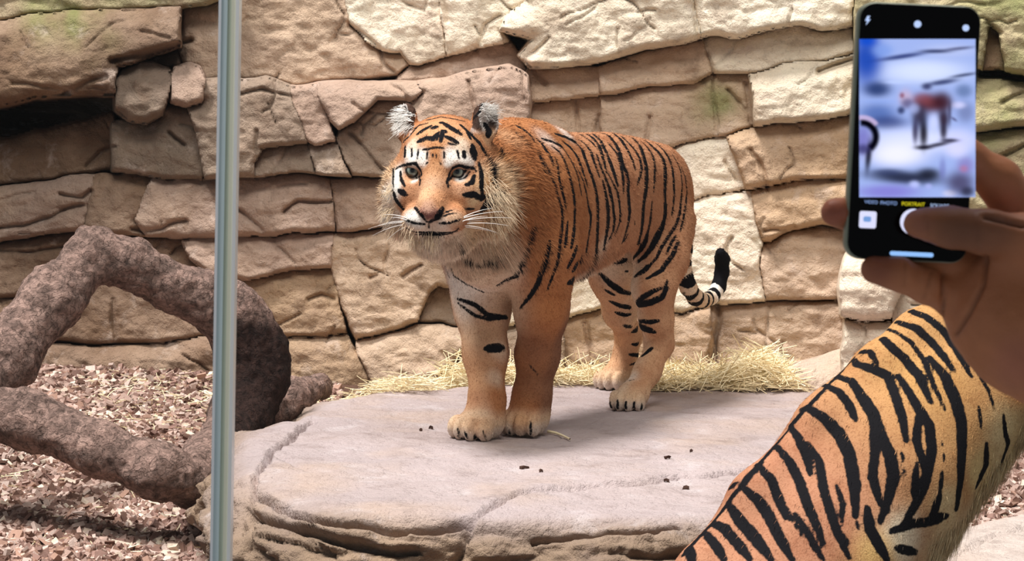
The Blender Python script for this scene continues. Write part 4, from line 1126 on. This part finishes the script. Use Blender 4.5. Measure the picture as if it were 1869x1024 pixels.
lum = n.math('ADD', n.math('MULTIPLY', n.ramp(b1, 0.30, 0.68), 1.05), 0.42)
lum = n.math('MULTIPLY', lum, n.math('ADD', n.math('MULTIPLY', sc_.outputs[0], 0.5), 0.75))
lum = n.math('MULTIPLY', lum, n.math('SUBTRACT', 1.0, n.math('MULTIPLY', cr, 0.35)))
hv = n.add('ShaderNodeHueSaturation'); n.link(t_, hv.inputs['Color']); n.link(lum, hv.inputs['Value'])
c = hv.outputs['Color']
nr = n.bump(b1, 0.9, 0.02); nr = n.bump(n.math('SUBTRACT', 1.0, cr), 0.5, 0.006, nr); nr = n.bump(b2_, 0.6, 0.006, nr)
BARK = n.out(c, 0.9, nr, 0.15)
def wood(name, chains, parent, org, res=0.008, seed=1, dark=None):
    allp = np.array([p_ for ch, _ in chains for p_ in ch]); 
    f = Field(allp.min(0) - .14, allp.max(0) + .14, res)
    for ch, rs in chains: f.chain(ch, rs, 0.05)
    v, q = f.mesh(2); nn = vnormals(v, q)
    v = v + nn * (0.010 * fbm(v, 7, 4, seed) + 0.012 * np.abs(fbm(v, 22, 3, seed + 3)) + .004 * fbm(v, 60, 2, seed + 5))[:, None]
    col = np.tile(srgb(146, 120, 109), (len(v), 1)) * (1 + .25 * fbm(v, 5, 3, seed + 7)[:, None])
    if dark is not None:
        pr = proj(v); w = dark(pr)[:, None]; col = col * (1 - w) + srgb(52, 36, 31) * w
    return link(name, mesh(name, v - org, q, True, {'tone': np.clip(col, .01, 1)}), BARK, parent)
base_l = on_ground(60, 830)
log = empty('fallen_branch', tuple(base_l))
tag(log, 'brown bark tree branch bent into an arch on the mulch', 'branch')
lo_ = np.array(log.location)
A_ = [(-90,760,4.48),(10,650,4.60),(95,545,4.72),(172,462,4.82),(240,482,4.86),(310,522,4.90),(372,545,4.94),(425,575,4.98),(455,630,5.00),(462,690,5.00),(440,765,4.92),(392,835,4.68),(345,888,4.42)]
wood('arched_limb', [([P(*a) for a in A_], [.068,.066,.064,.056,.054,.053,.060,.068,.076,.078,.074,.062,.054]),
                     ([P(462,590,4.98), P(488,650,4.98), P(497,690,4.97), P(478,735,4.95)], [.03,.03,.024,.02])], log, lo_, 0.008, 201,
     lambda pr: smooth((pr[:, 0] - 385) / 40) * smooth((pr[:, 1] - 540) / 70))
wood('lower_limb', [([P(-90,742,4.46), P(55,768,4.44), P(180,815,4.38), P(290,858,4.36), P(350,880,4.40)], [.054,.055,.051,.053,.052])], log, lo_, 0.008, 231)
stub = empty('broken_log', tuple(P(540, 745, 5.2)))
tag(stub, 'short bark log lying in straw behind the flat boulder', 'log')
wood('trunk', [([P(470,768,5.12), P(530,728,5.25), P(585,704,5.42)], [.050, .044, .036])], stub, np.array(stub.location), 0.008, 261)

# ------------------------------------------------------------------ mulch and straw
def chips(name, pts, label, seed, smin=.010, smax=.030, parent=None):
    r = np.random.default_rng(seed); k = len(pts)
    box = np.array([[x, y, z] for x in (-1, 1) for y in (-1, 1) for z in (-1, 1)], float)
    fc = np.array([[0,1,3,2],[4,6,7,5],[0,4,5,1],[2,3,7,6],[0,2,6,4],[1,5,7,3]])
    L = smin + (smax - smin) * r.random(k) ** 1.6
    dim = np.stack([L, L * (.25 + .35 * r.random(k)), .0025 + .004 * r.random(k)], 1)
    vb_ = box[None] * dim[:, None] * (0.8 + 0.4 * r.random((k, 8, 1)))
    yaw = r.random(k) * 6.283; pit = r.normal(0, .45, k); rol = r.normal(0, .45, k)
    cy, sy, cp, sp, cr_, sr = np.cos(yaw), np.sin(yaw), np.cos(pit), np.sin(pit), np.cos(rol), np.sin(rol)
    Rm = np.stack([np.stack([cy*cp, cy*sp*sr-sy*cr_, cy*sp*cr_+sy*sr], -1), np.stack([sy*cp, sy*sp*sr+cy*cr_, sy*sp*cr_-cy*sr], -1), np.stack([-sp, cp*sr, cp*cr_], -1)], 1)
    V = np.einsum('kij,kvj->kvi', Rm, vb_) + pts[:, None] + np.array([0, 0, .006]) + r.random((k, 1, 1)) * np.array([0, 0, .012])
    Q = (fc[None] + 8 * np.arange(k)[:, None, None]).reshape(-1, 4)
    pal = np.stack([srgb(134,106,96), srgb(170,144,132), srgb(198,176,164), srgb(96,72,62), srgb(156,124,108), srgb(224,206,186)])
    col = pal[r.choice(6, k, p=[.26,.26,.18,.13,.11,.06])] * (1.0 + .5 * r.random((k, 1)))
    o = link(name, mesh(name, V.reshape(-1, 3), Q, False, {'tone': np.repeat(np.clip(col, .01, 1), 8, 0)}), CHIP, parent)
    return tag(o, label, 'mulch', kind='stuff')
n = NT('bark_chip'); vv = n.coord()
CHIP = n.out(n.mix(n.math('MULTIPLY', n.noise(180, 3, .6, vv), .5), n.attr('tone').outputs['Color'], srgb(90, 64, 52)), 0.9, n.bump(n.noise(250, 3, .6, vv), .4, .003), .15)
r = np.random.default_rng(21)
def ground_samples(k, x0, x1, y0, y1):
    out = []
    for px, py in zip(r.uniform(x0, x1, k), r.uniform(y0, y1, k)):
        h = GROUND_BVH.ray_cast(Vector(CAM), Vector(ray(px, py)).normalized())
        if h[0] is not None and h[0].y < 5.86 - .2 * h[0].x: out.append(np.array(h[0]))
    return out
pts = ground_samples(24000, -60, 620, 636, 1060) + ground_samples(3000, 1640, 1930, 800, 1000)
xy = r.uniform((-3.0, 2.3), (2.6, 6.1), (7000, 2))
pts += [np.array([x, y, ground_at(x, y)]) for x, y in xy if y < 5.86 - .2 * x]
pts = np.array(pts)
chips('bark_mulch', pts, 'brown bark chip mulch covering the ground around the branch', 31, .007, .024)

n = NT('straw'); vv = n.coord()
STRAW = n.out(n.mix(n.noise(25, 3, .6, vv), srgb(232, 208, 158), srgb(252, 242, 210)), 0.6, None, .3)
def straw_mesh(name, bases, lens, rad, seed, up=0.25):
    r = np.random.default_rng(seed); k = len(bases)
    yaw = r.random(k) * 6.283
    d = np.stack([np.cos(yaw), np.sin(yaw) * .6, np.abs(r.normal(0, up, k))], -1); d /= np.linalg.norm(d, axis=1)[:, None]
    sag = np.stack([r.normal(0, .18, k), r.normal(0, .18, k), r.normal(-.08, .15, k)], -1)
    ts = np.linspace(-.5, .5, 5)
    C = bases[:, None] + d[:, None] * (ts[None, :, None] * lens[:, None, None]) + sag[:, None] * ((ts ** 2)[None, :, None] * lens[:, None, None])
    C[..., 2] += (d[:, 2] * lens * .5)[:, None]
    a = np.cross(d, [0, 0, 1.0]); a /= np.linalg.norm(a, axis=1)[:, None] + 1e-9; b = np.cross(d, a)
    V = np.stack([C + rad * (a * math.cos(x) + b * math.sin(x))[:, None] for x in (0, 2.094, 4.189)], 2).reshape(-1, 3)
    f = np.array([[i * 3 + s, i * 3 + (s + 1) % 3, (i + 1) * 3 + (s + 1) % 3, (i + 1) * 3 + s] for i in range(4) for s in range(3)])
    Q = (f[None] + 15 * np.arange(k)[:, None, None]).reshape(-1, 4)
    return link(name, mesh(name, V, Q, False), STRAW)
def heap(label, x0, x1, k, env, D0, D1, seed, lmin=.05, lmax=.16, up=.25):
    r = np.random.default_rng(seed); B_ = []
    while len(B_) < k:
        px = r.uniform(x0, x1); D = r.uniform(D0, D1); w = P(px, 690, D)
        s = slab_at(w[0], w[1]); g = ground_at(w[0], w[1]); z = max(g, s if s is not None else -9)
        B_.append([w[0], w[1], z + .004 + env(px) * r.random() ** 1.3])
    B_ = np.array(B_); L = r.uniform(lmin, lmax, k)
    return tag(straw_mesh('straw', B_, L, .0012, seed, up), label, 'straw', kind='stuff')
heap('loose pale straw strewn along the wall foot behind the short log', 520, 790, 1100, lambda x: .015 + .02 * (x > 700), 5.35, 5.85, 41, .05, .14, .12)
heap('low straw heap behind the standing tiger\'s front legs', 775, 1010, 1500, lambda x: .075 * math.exp(-((x - 850) / 60) ** 2) + .03, 5.62, 5.86, 42)
heap('thin straw litter around the standing tiger\'s far hind paw', 1000, 1200, 800, lambda x: .03, 5.65, 5.88, 43)
heap('tall straw heap against the wall behind the tiger\'s tail', 1190, 1460, 2200, lambda x: .09 * math.exp(-((x - 1385) / 48) ** 2) + .022 * math.exp(-((x - 1260) / 70) ** 2) + .008, 5.62, 5.85, 44, .05, .15, .25)
pts = np.array(ground_samples(420, 150, 520, 680, 800) + ground_samples(160, 0, 420, 800, 1024)); pts[:, 2] += .018
tag(straw_mesh('straw', pts, np.random.default_rng(5).uniform(.03, .09, len(pts)), .0013, 45, .1), 'pale straw scattered over the mulch inside the arched branch', 'straw', kind='stuff')
# crumbs of bark and a straw on the slab top
def slab_hit(px, py):
    h = SLAB_BVH.ray_cast(Vector(CAM), Vector(ray(px, py)).normalized()); return np.array(h[0])
CR = [(957,856,16,'largest dark bark chip on the flat boulder, in front of the paws'),(987,862,8,'small dark crumb beside the largest bark chip'),(786,783,8,'dark bark crumb left of the front paws on the boulder'),(1218,838,12,'dark bark splinter on the boulder between tail shadow and seated tiger'),(1216,880,9,'dark bark chip lying on the long crack in the boulder'),(1252,893,9,'dark bark chip just below the long crack in the boulder'),(768,787,7,'faint bark crumb farthest from the tiger\'s paws'),(1262,826,6,'tiny crumb near the bark splinter on the boulder')]
for i, (x, y, w, lab) in enumerate(CR):
    p_ = slab_hit(x, y); rr = np.random.default_rng(300 + i); s = w * 4.3 / F / 2
    box = np.array([[a * s, b * s * .45, c_ * .003] for a in (-1, 0, 1) for b in (-1, 1) for c_ in (-1, 1)]) * (1 + .25 * rr.normal(0, 1, (12, 1)))
    box[4:8, 2] += .002
    fc = np.array([[0,1,3,2],[8,10,11,9],[0,4,5,1],[4,8,9,5],[2,3,7,6],[6,7,11,10],[0,2,6,4],[4,6,10,8],[1,5,7,3],[5,9,11,7]])
    o = link('bark_chip', mesh('bark_chip', box, fc, False, {'tone': np.tile(srgb(62, 44, 38), (12, 1))}), CHIP)
    o.location = Vector(p_ + np.array([0, 0, .003])); o.rotation_euler = (0, 0, rr.uniform(-.6, .6))
    tag(o, lab, 'bark chip', 'bark crumbs on the flat boulder')
a = [slab_hit(1000, 792), slab_hit(1015, 795), slab_hit(1028, 800), slab_hit(1040, 806)]
tag(strand_mesh('straw_stalk', [[p_ + np.array([0, 0, .006]) for p_ in a]], .004, STRAW, None, 5, .6), 'single curled straw stalk beside the tiger\'s front paw', 'straw')
# ------------------------------------------------------------------ the viewing glass
YG = 1.60
n = NT('viewing_glass')
tr = n.add('ShaderNodeBsdfTransparent'); tr.inputs['Color'].default_value = (.985, .995, .99, 1)
gl = n.add('ShaderNodeBsdfGlossy'); gl.inputs['Roughness'].default_value = 0.02; gl.inputs['Color'].default_value = (.9, .97, 1, 1)
mx = n.add('ShaderNodeMixShader'); mx.inputs[0].default_value = 0.012
n.link(tr.outputs[0], mx.inputs[1]); n.link(gl.outputs[0], mx.inputs[2]); n.link(mx.outputs[0], n.n['Material Output'].inputs['Surface'])
GLASS = n.mat
def box_mesh(name, lo, hi, bev=0.0):
    lo = np.array(lo, float); hi = np.array(hi, float)
    v = np.array([[(lo, hi)[i][0], (lo, hi)[j][1], (lo, hi)[k][2]] for i in (0, 1) for j in (0, 1) for k in (0, 1)])
    f = np.array([[0,1,3,2],[4,6,7,5],[0,4,5,1],[2,3,7,6],[0,2,6,4],[1,5,7,3]])
    return mesh(name, v, f, False)
xe = lambda px, py: float(P(px, py, YG / ray(px, py)[1])[0])
x0 = xe(393.5, 512); x1 = xe(430.5, 512)
zlo, zhi = -0.35, 2.3
for nm, a, b, lab in (('window_1', -1.6, x0, 'clear glass viewing pane in front of the arched branch'), ('window_2', x1, 1.6, 'clear glass viewing pane in front of both tigers')):
    v = np.array([[a, YG, zlo], [b, YG, zlo], [b, YG, zhi], [a, YG, zhi]])
    o = link(nm, mesh(nm, v, np.array([[0, 1, 2, 3]]), False), GLASS)
    tag(o, lab, 'glass pane', kind='structure')
joint = empty('trim_1', (x0, YG, zlo))
tag(joint, 'pale green polished glass edge joint running the full height', 'glass joint', kind='structure')
w = x1 - x0
def strip_mat(name, col, rough=.25):
    n = NT(name); vv = n.coord()
    return n.out(n.mix(n.math('MULTIPLY', n.noise(30, 3, .5, vv), .25), col, col * .8), rough, None, .5)
for nm, a, b, dy, col in (('glass_edge', 0, .13, -.001, srgb(250,252,255)), ('glass_edge', .13, .42, 0, srgb(222,240,242)), ('sealant', .42, .62, .001, srgb(212,222,202)), ('sealant', .62, .83, 0, srgb(240,240,216)), ('glass_edge', .83, 1.0, -.001, srgb(254,254,252))):
    me = box_mesh(nm, (a * w, dy - .006, 0), (b * w, .008, zhi - zlo))
    link(nm, me, strip_mat(nm, col), joint)
# unseen roof added over the visitors' side to keep sun off the hand
n = NT('added_roof_mat'); vv = n.coord()
cm = n.out(n.mix(n.noise(3, 4, .6, vv), srgb(74, 70, 64), srgb(96, 90, 82)), .9, None, .2)
o = link('added_roof', box_mesh('added_roof', (-2.2, -1.2, 2.3), (2.2, 1.30, 2.38)), cm)
tag(o, 'dark roof over the visitors\' side of the glass', 'added_roof', kind='structure')

# ------------------------------------------------------------------ the phone
PH = P(1666, 243, 1.10)
pr_ = np.array([1.0, 0, 0]); pn = np.array([0, -1.0, 0]); pu = np.array([0, 0, 1.0])
rz = math.radians(-1.2); pr_, pu = pr_ * math.cos(rz) + pu * math.sin(rz), pu * math.cos(rz) - pr_ * math.sin(rz)
phone = empty('smartphone', tuple(PH - pu * .0735))
tag(phone, 'black smartphone in a hand, its camera screen showing the tiger', 'phone')
po = np.array(phone.location)
SX = 1.10 / F                       # metres per photo pixel at the phone
def loc(px, py, d=0.0):             # a photo position on the phone's face, d metres in front of it
    r = ray(px, py); t = ((PH + pn * d) - CAM) @ pn / (r @ pn); return CAM + r * t
def rrect(cx, cy, w, h, r, k=7):
    pts = []
    for qx, qy, a0 in ((1, 1, 0), (-1, 1, 90), (-1, -1, 180), (1, -1, 270)):
        for i in range(k + 1):
            a = math.radians(a0 + 90 * i / k)
            pts.append((cx + qx * (w / 2 - r) + r * math.cos(a), cy + qy * (h / 2 - r) + r * math.sin(a)))
    return pts
def extrude(name, outline, d0, d1, mat, bev=0.0):
    """outline in phone coordinates (right, up), between depths d0 (front) and d1 (back)"""
    k = len(outline); c = np.mean(outline, 0); V = []; F_ = []
    rings = [(d0, -bev), (d0 - bev, 0), (d1 + bev, 0), (d1, -bev)] if bev else [(d0, 0), (d1, 0)]
    for d, ins_ in rings:
        for x, y in outline:
            l = math.hypot(x - c[0], y - c[1]); s = (l + ins_) / l
            p_ = PH + pr_ * (c[0] + (x - c[0]) * s) + pu * (c[1] + (y - c[1]) * s) + pn * d
            V.append(p_ - po)
    for r_ in range(len(rings) - 1):
        for i in range(k):
            F_.append((r_ * k + i, (r_ + 1) * k + i, (r_ + 1) * k + (i + 1) % k, r_ * k + (i + 1) % k))
    me = bpy.data.meshes.new(name)
    me.from_pydata([tuple(v) for v in V], [], F_ + [tuple(range(k)), tuple(reversed(range((len(rings) - 1) * k, len(rings) * k)))])
    me.update()
    return link(name, me, mat, phone)
W_, H_ = .0708, .1475
n = NT('phone_frame'); FRAME = n.out(srgb(150, 156, 138), .35, None, .5); n.bsdf.inputs['Metallic'].default_value = .3
n = NT('phone_glass'); BLACKG = n.out(srgb(4, 4, 6), .10, None, .12)
extrude('case', rrect(0, 0, W_, H_, .0095), -.0006, -.0086, FRAME, .0012)
FG = extrude('front_glass', rrect(.0006, 0, W_ - .0022, H_ - .0016, .0090), .0004, -.0010, BLACKG, .0003)
n = NT('phone_display')
em = n.add('ShaderNodeEmission'); n.link(n.attr('pic').outputs['Color'], em.inputs['Color']); em.inputs['Strength'].default_value = 1.0
n.link(em.outputs[0], n.n['Material Output'].inputs['Surface']); DISP = n.mat
# live picture of the tiger on the display, in its own coordinates (crop of the photo at 3.103x)
gx, gy = np.meshgrid(np.linspace(88, 746, 130), np.linspace(66, 962, 176), indexing='ij')
pic = np.tile(srgb(176, 192, 236), (gx.size, 1)); qx, qy = gx.ravel(), gy.ravel()
def spot(x, y, rx, ry, col, s=1.0, rot=0.0, sharp=1.5):
    global pic
    c_, s_ = math.cos(rot), math.sin(rot); dx, dy = qx - x, qy - y
    e = ((dx * c_ + dy * s_) / rx) ** 2 + ((-dx * s_ + dy * c_) / ry) ** 2
    w = (np.exp(-e ** sharp) * s)[:, None]; pic = pic * (1 - w) + col * w
for a in [
 (450,250,260,70,srgb(222,230,252),.9), (600,130,160,40,srgb(196,206,240),.8), (130,180,90,150,srgb(48,96,190),.95), (220,130,60,40,srgb(150,176,232),.8), (130,70,60,40,srgb(30,100,210),.9), (330,165,140,14,srgb(50,66,130),.85,-.15), (520,135,90,12,srgb(40,50,100),.8), (650,120,90,10,srgb(70,70,110),.7,-.1),
 (560,310,90,16,srgb(60,70,120),.85,-.15), (680,270,80,10,srgb(60,70,110),.8,-.15), (470,335,30,20,srgb(50,50,100),.8), (190,350,80,45,srgb(40,66,120),.85), (300,310,70,10,srgb(200,214,250),.8), (200,420,100,14,srgb(170,190,240),.8), (190,490,110,60,srgb(96,124,184),.8), (250,540,110,40,srgb(70,84,140),.75), (680,360,50,40,srgb(120,140,180),.8), (690,480,50,60,srgb(130,140,180),.7), (650,440,40,20,srgb(220,220,250),.8),
 (420,640,330,70,srgb(226,230,255),.9), (300,720,170,70,srgb(240,240,255),.95), (650,650,90,70,srgb(214,216,250),.8), (110,640,60,90,srgb(120,110,190),.7), (160,600,16,14,srgb(60,60,100),.0),
 (500,430,100,58,srgb(112,62,70),.95), (560,420,50,55,srgb(84,44,56),.8), (440,410,60,40,srgb(160,96,104),.7), (430,500,46,70,srgb(60,42,66),.85), (405,590,18,70,srgb(70,60,96),.85), (452,600,24,85,srgb(36,24,44),.92), (565,520,34,60,srgb(66,36,54),.9), (565,590,20,50,srgb(52,36,60),.85), (600,480,10,70,srgb(70,50,80),.6), (625,520,20,8,srgb(90,80,120),.7,.6), (510,540,30,50,srgb(214,220,252),.8),
 (350,400,40,50,srgb(206,190,214),.9), (330,385,14,16,srgb(150,80,100),.7), (360,430,36,30,srgb(96,96,140),.7), (325,470,22,22,srgb(36,48,100),.8), (400,460,30,30,srgb(190,200,240),.6), (450,680,50,14,srgb(28,20,44),.9), (530,665,90,13,srgb(40,30,60),.85,-.2), (600,640,50,12,srgb(46,36,70),.85),
 (340,850,220,40,srgb(44,48,74),.9,.08), (480,830,70,36,srgb(34,34,48),.85), (250,820,80,20,srgb(70,80,120),.6), (400,890,30,22,srgb(206,214,255),.85), (480,900,20,16,srgb(190,196,244),.7), (250,930,180,40,srgb(150,140,214),.8), (600,940,40,20,srgb(226,224,244),.7), (660,880,80,70,srgb(84,70,104),.8), (690,780,50,50,srgb(150,130,190),.6), (680,800,24,20,srgb(196,140,170),.6), (640,700,60,40,srgb(226,224,250),.6), (560,800,20,60,srgb(130,130,190),.5), (700,930,40,30,srgb(60,56,80),.8)]:
    spot(*a)
def ring(x, y, r0, wd, a0, a1, col, s=1.0):
    global pic
    dx, dy = qx - x, qy - y; rr = np.hypot(dx, dy); an = np.degrees(np.arctan2(-dy, dx))
    w = (np.exp(-((rr - r0) / wd) ** 4) * smooth((an - a0) / 12) * smooth((a1 - an) / 12) * s)[:, None]; pic = pic * (1 - w) + col * w
ring(100, 620, 82, 22, -60, 100, srgb(16, 14, 34)); ring(105, 610, 100, 14, 30, 120, srgb(214, 196, 226), .8)
spot(140, 730, 18, 90, srgb(24, 22, 50), .9, .1); spot(110, 690, 40, 30, srgb(60, 54, 110), .7)
pos = np.array([loc(1540 + a / 3.103, 50 + b / 3.103, .0007) for a, b in zip(qx, qy)])
ids = np.arange(gx.size).reshape(gx.shape)
f = np.stack([ids[:-1, :-1], ids[:-1, 1:], ids[1:, 1:], ids[1:, :-1]], -1).reshape(-1, 4)
link('display', mesh('display', pos - po, f, True, {'pic': np.clip(pic, 0, 1) ** 1.35 * 1.15}), DISP, FG)
def lit(name, col, st=1.0):
    n = NT(name); e = n.add('ShaderNodeEmission'); e.inputs['Color'].default_value = (*col, 1); e.inputs['Strength'].default_value = st
    n.link(e.outputs[0], n.n['Material Output'].inputs['Surface']); return n.mat
ICON = lit('icon_light', srgb(190, 212, 255)); YEL = lit('mode_yellow', srgb(236, 222, 40)); WHT = lit('shutter_white', srgb(224, 226, 255)); HOME = lit('home_bar_light', srgb(150, 196, 255)); MODE = lit('mode_light', srgb(160, 190, 250), .8)
def disc(name, px, py, r, mat, d=.0008, outline=None):
    c = loc(px, py, d); pts = outline or [(r * math.cos(2 * math.pi * i / 28), r * math.sin(2 * math.pi * i / 28)) for i in range(28)]
    V = [c + (pr_ * x + pu * y) * SX - po for x, y in pts] + [c + (pr_ * x + pu * y) * SX - pn * .0004 - po for x, y in pts]; k = len(pts)
    me = bpy.data.meshes.new(name); me.from_pydata([tuple(v) for v in V], [], [tuple(range(k)), tuple(reversed(range(k, 2 * k)))] + [(i, (i + 1) % k, k + (i + 1) % k, k + i) for i in range(k)]); me.update()
    return link(name, me, mat, FG)
disc('flash_icon', 1584, 37, 0, ICON, outline=[(x, y) for x, y in ((-1,8),(4,8),(1,2),(5,2),(-3,-9),(-1,-1),(-5,-1))])
disc('live_icon', 1675, 44, 6.5, ICON); disc('filter_icon', 1763, 51, 6, ICON)
sb = disc('shutter_button', 1667, 405, 24, WHT)
disc('gallery_thumbnail', 1584, 401, 0, WHT, outline=rrect(0, 0, 31, 31, 4)); disc('thumbnail_picture', 1583, 400, 0, lit('thumb_blue', srgb(120, 160, 220)), .0012, outline=rrect(0, 0, 14, 10, 3))
disc('home_bar', 1664, 464, 0, HOME, outline=rrect(0, 0, 80, 8, 4))
for txt, px, py, w, mat in (('VIDEO', 1590, 369, 24, MODE), ('PHOTO', 1622, 371, 30, MODE), ('PORTRAIT', 1667, 373, 42, YEL), ('SQUARE', 1715, 376, 34, ICON)):
    cu = bpy.data.curves.new('mode_text', 'FONT'); cu.body = txt; cu.align_x = 'CENTER'; cu.align_y = 'CENTER'; cu.size = 1.0
    tmp = bpy.data.objects.new('tmp_text', cu); COL.objects.link(tmp); bpy.context.view_layer.update()
    me = bpy.data.meshes.new_from_object(tmp); bpy.data.objects.remove(tmp)
    co = np.zeros(len(me.vertices) * 3); me.vertices.foreach_get('co', co); co = co.reshape(-1, 3)
    s = w * SX / np.ptp(co[:, 0]); c = loc(px, py, .0008)
    co = c + pr_ * (co[:, :1] * s) + pu * (co[:, 1:2] * s * 1.05) - po
    me.vertices.foreach_set('co', co.astype(np.float32).ravel()); me.update(); me.materials.clear()
    link('mode_text', me, mat, FG)

# ------------------------------------------------------------------ the hand that holds it
HD = lambda px, py, D: P(px, py, D)
fhd = Field(P(1500, 800, 1.12) - np.array([.02, .09, .16]), P(2420, 200, 1.12) + np.array([.03, .06, .03]), 0.0021)
fhd.chain([HD(1674,408,1.0905), HD(1698,410,1.0885), HD(1735,415,1.0880), HD(1800,424,1.089), HD(1860,440,1.094), HD(1900,480,1.105)], [.0068, .0088, .0112, .0125, .0150, .022], .006)       # thumb
fhd.ell(HD(1680,408,1.0895), (.0090, .0060, .0075), None, .004)
fhd.chain([HD(1900,470,1.105), HD(1850,545,1.118), HD(1880,600,1.112)], [.022, .030, .034], .012)                                        # ball of the thumb and palm
fhd.chain([HD(1790,520,1.126), HD(1815,560,1.126), HD(1880,600,1.115)], [.020, .027, .033], .012)
fhd.chain([HD(1880,600,1.114), HD(1990,680,1.10), HD(2400,960,1.03)], [.034, .030, .040], .02)                                           # wrist and forearm
fhd.chain([HD(1596,492,1.104), HD(1640,500,1.107), HD(1690,522,1.114), HD(1735,540,1.122), HD(1800,560,1.130)], [.0082, .0092, .0098, .0105, .015], .006)   # little finger under the phone
fhd.chain([HD(1690,236,1.1195), HD(1762,284,1.1200), HD(1822,330,1.121), HD(1870,400,1.124), HD(1900,480,1.122)], [.0092, .0100, .0125, .016, .022], .006) # index finger
fhd.chain([HD(1524,388,1.108), HD(1546,390,1.1175), HD(1640,400,1.1210), HD(1740,425,1.1225), HD(1830,480,1.130)], [.0085, .0088, .0095, .0105, .016], .005) # middle finger
fhd.chain([HD(1590,446,1.1190), HD(1660,452,1.1205), HD(1740,480,1.123), HD(1815,530,1.130)], [.0080, .0090, .0100, .015], .005)                            # ring finger
vhd, qhd = fhd.mesh(2); nhd = vnormals(vhd, qhd)
vhd = vhd + nhd * (0.0005 * fbm(vhd, 160, 3, 301))[:, None]
pjh = proj(vhd); colh = np.tile(srgb(206, 132, 90), (len(vhd), 1))
def hblob(px, py, rx, col, s=1.0, D=None):
    global colh
    w = np.exp(-(((pjh[:, 0] - px) ** 2 + (pjh[:, 1] - py) ** 2) / rx ** 2) ** 1.5) * s
    if D is not None: w = w * (np.abs(pjh[:, 2] - D) < .018)
    colh = colh * (1 - w[:, None]) + col * w[:, None]
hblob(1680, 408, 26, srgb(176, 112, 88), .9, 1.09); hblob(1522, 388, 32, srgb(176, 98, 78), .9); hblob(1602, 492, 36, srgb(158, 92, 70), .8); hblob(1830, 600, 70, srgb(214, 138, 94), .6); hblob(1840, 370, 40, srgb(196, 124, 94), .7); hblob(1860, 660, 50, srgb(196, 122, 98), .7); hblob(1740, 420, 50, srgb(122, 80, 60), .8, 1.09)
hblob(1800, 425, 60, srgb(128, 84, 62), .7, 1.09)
# creases of the fingers and the palm
crz = np.zeros(len(vhd)); facing = ((CAM - vhd) * nhd).sum(1) > 0
for line, w, dep in [([(1652,480),(1650,520)],5,.0009), ([(1700,498),(1688,545)],5,.0010), ([(1722,500),(1722,560),(1716,590)],7,.002), ([(1800,470),(1795,520),(1770,570),(1745,610)],7,.0022), ([(1690,386),(1694,440)],5,.0006), ([(1780,380),(1786,455)],7,.0006), ([(1800,395),(1830,402),(1869,412)],9,.003)]:
    L = np.array(line, float); d_ = np.min([seg_dist(pjh[:, :2], L[i], L[i + 1]) for i in range(len(L) - 1)], 0)
    crz = np.maximum(crz, dep * (1 - smooth(d_ / w)))
vhd = vhd - nhd * (crz * facing)[:, None]
colh = colh * (1 - (crz * facing / .0022 * .45).clip(0, .6))[:, None]  # crease shade painted into the skin tone
n = NT('skin'); vv = n.coord()
c = n.mix(n.math('MULTIPLY', n.noise(60, 4, .6, vv), .35), n.attr('tone').outputs['Color'], srgb(112, 66, 50))
SKIN = n.out(c, .5, n.bump(n.noise(700, 3, .6, vv), .25, .001), .35)
n.bsdf.inputs['Subsurface Weight'].default_value = .08; n.bsdf.inputs['Subsurface Radius'].default_value = (.006, .003, .002)
person = empty('person', tuple(P(1880, 600, 1.114)))
tag(person, 'person seen only as a brown-skinned right hand raising a phone', 'person')
hn = np.array(person.location)
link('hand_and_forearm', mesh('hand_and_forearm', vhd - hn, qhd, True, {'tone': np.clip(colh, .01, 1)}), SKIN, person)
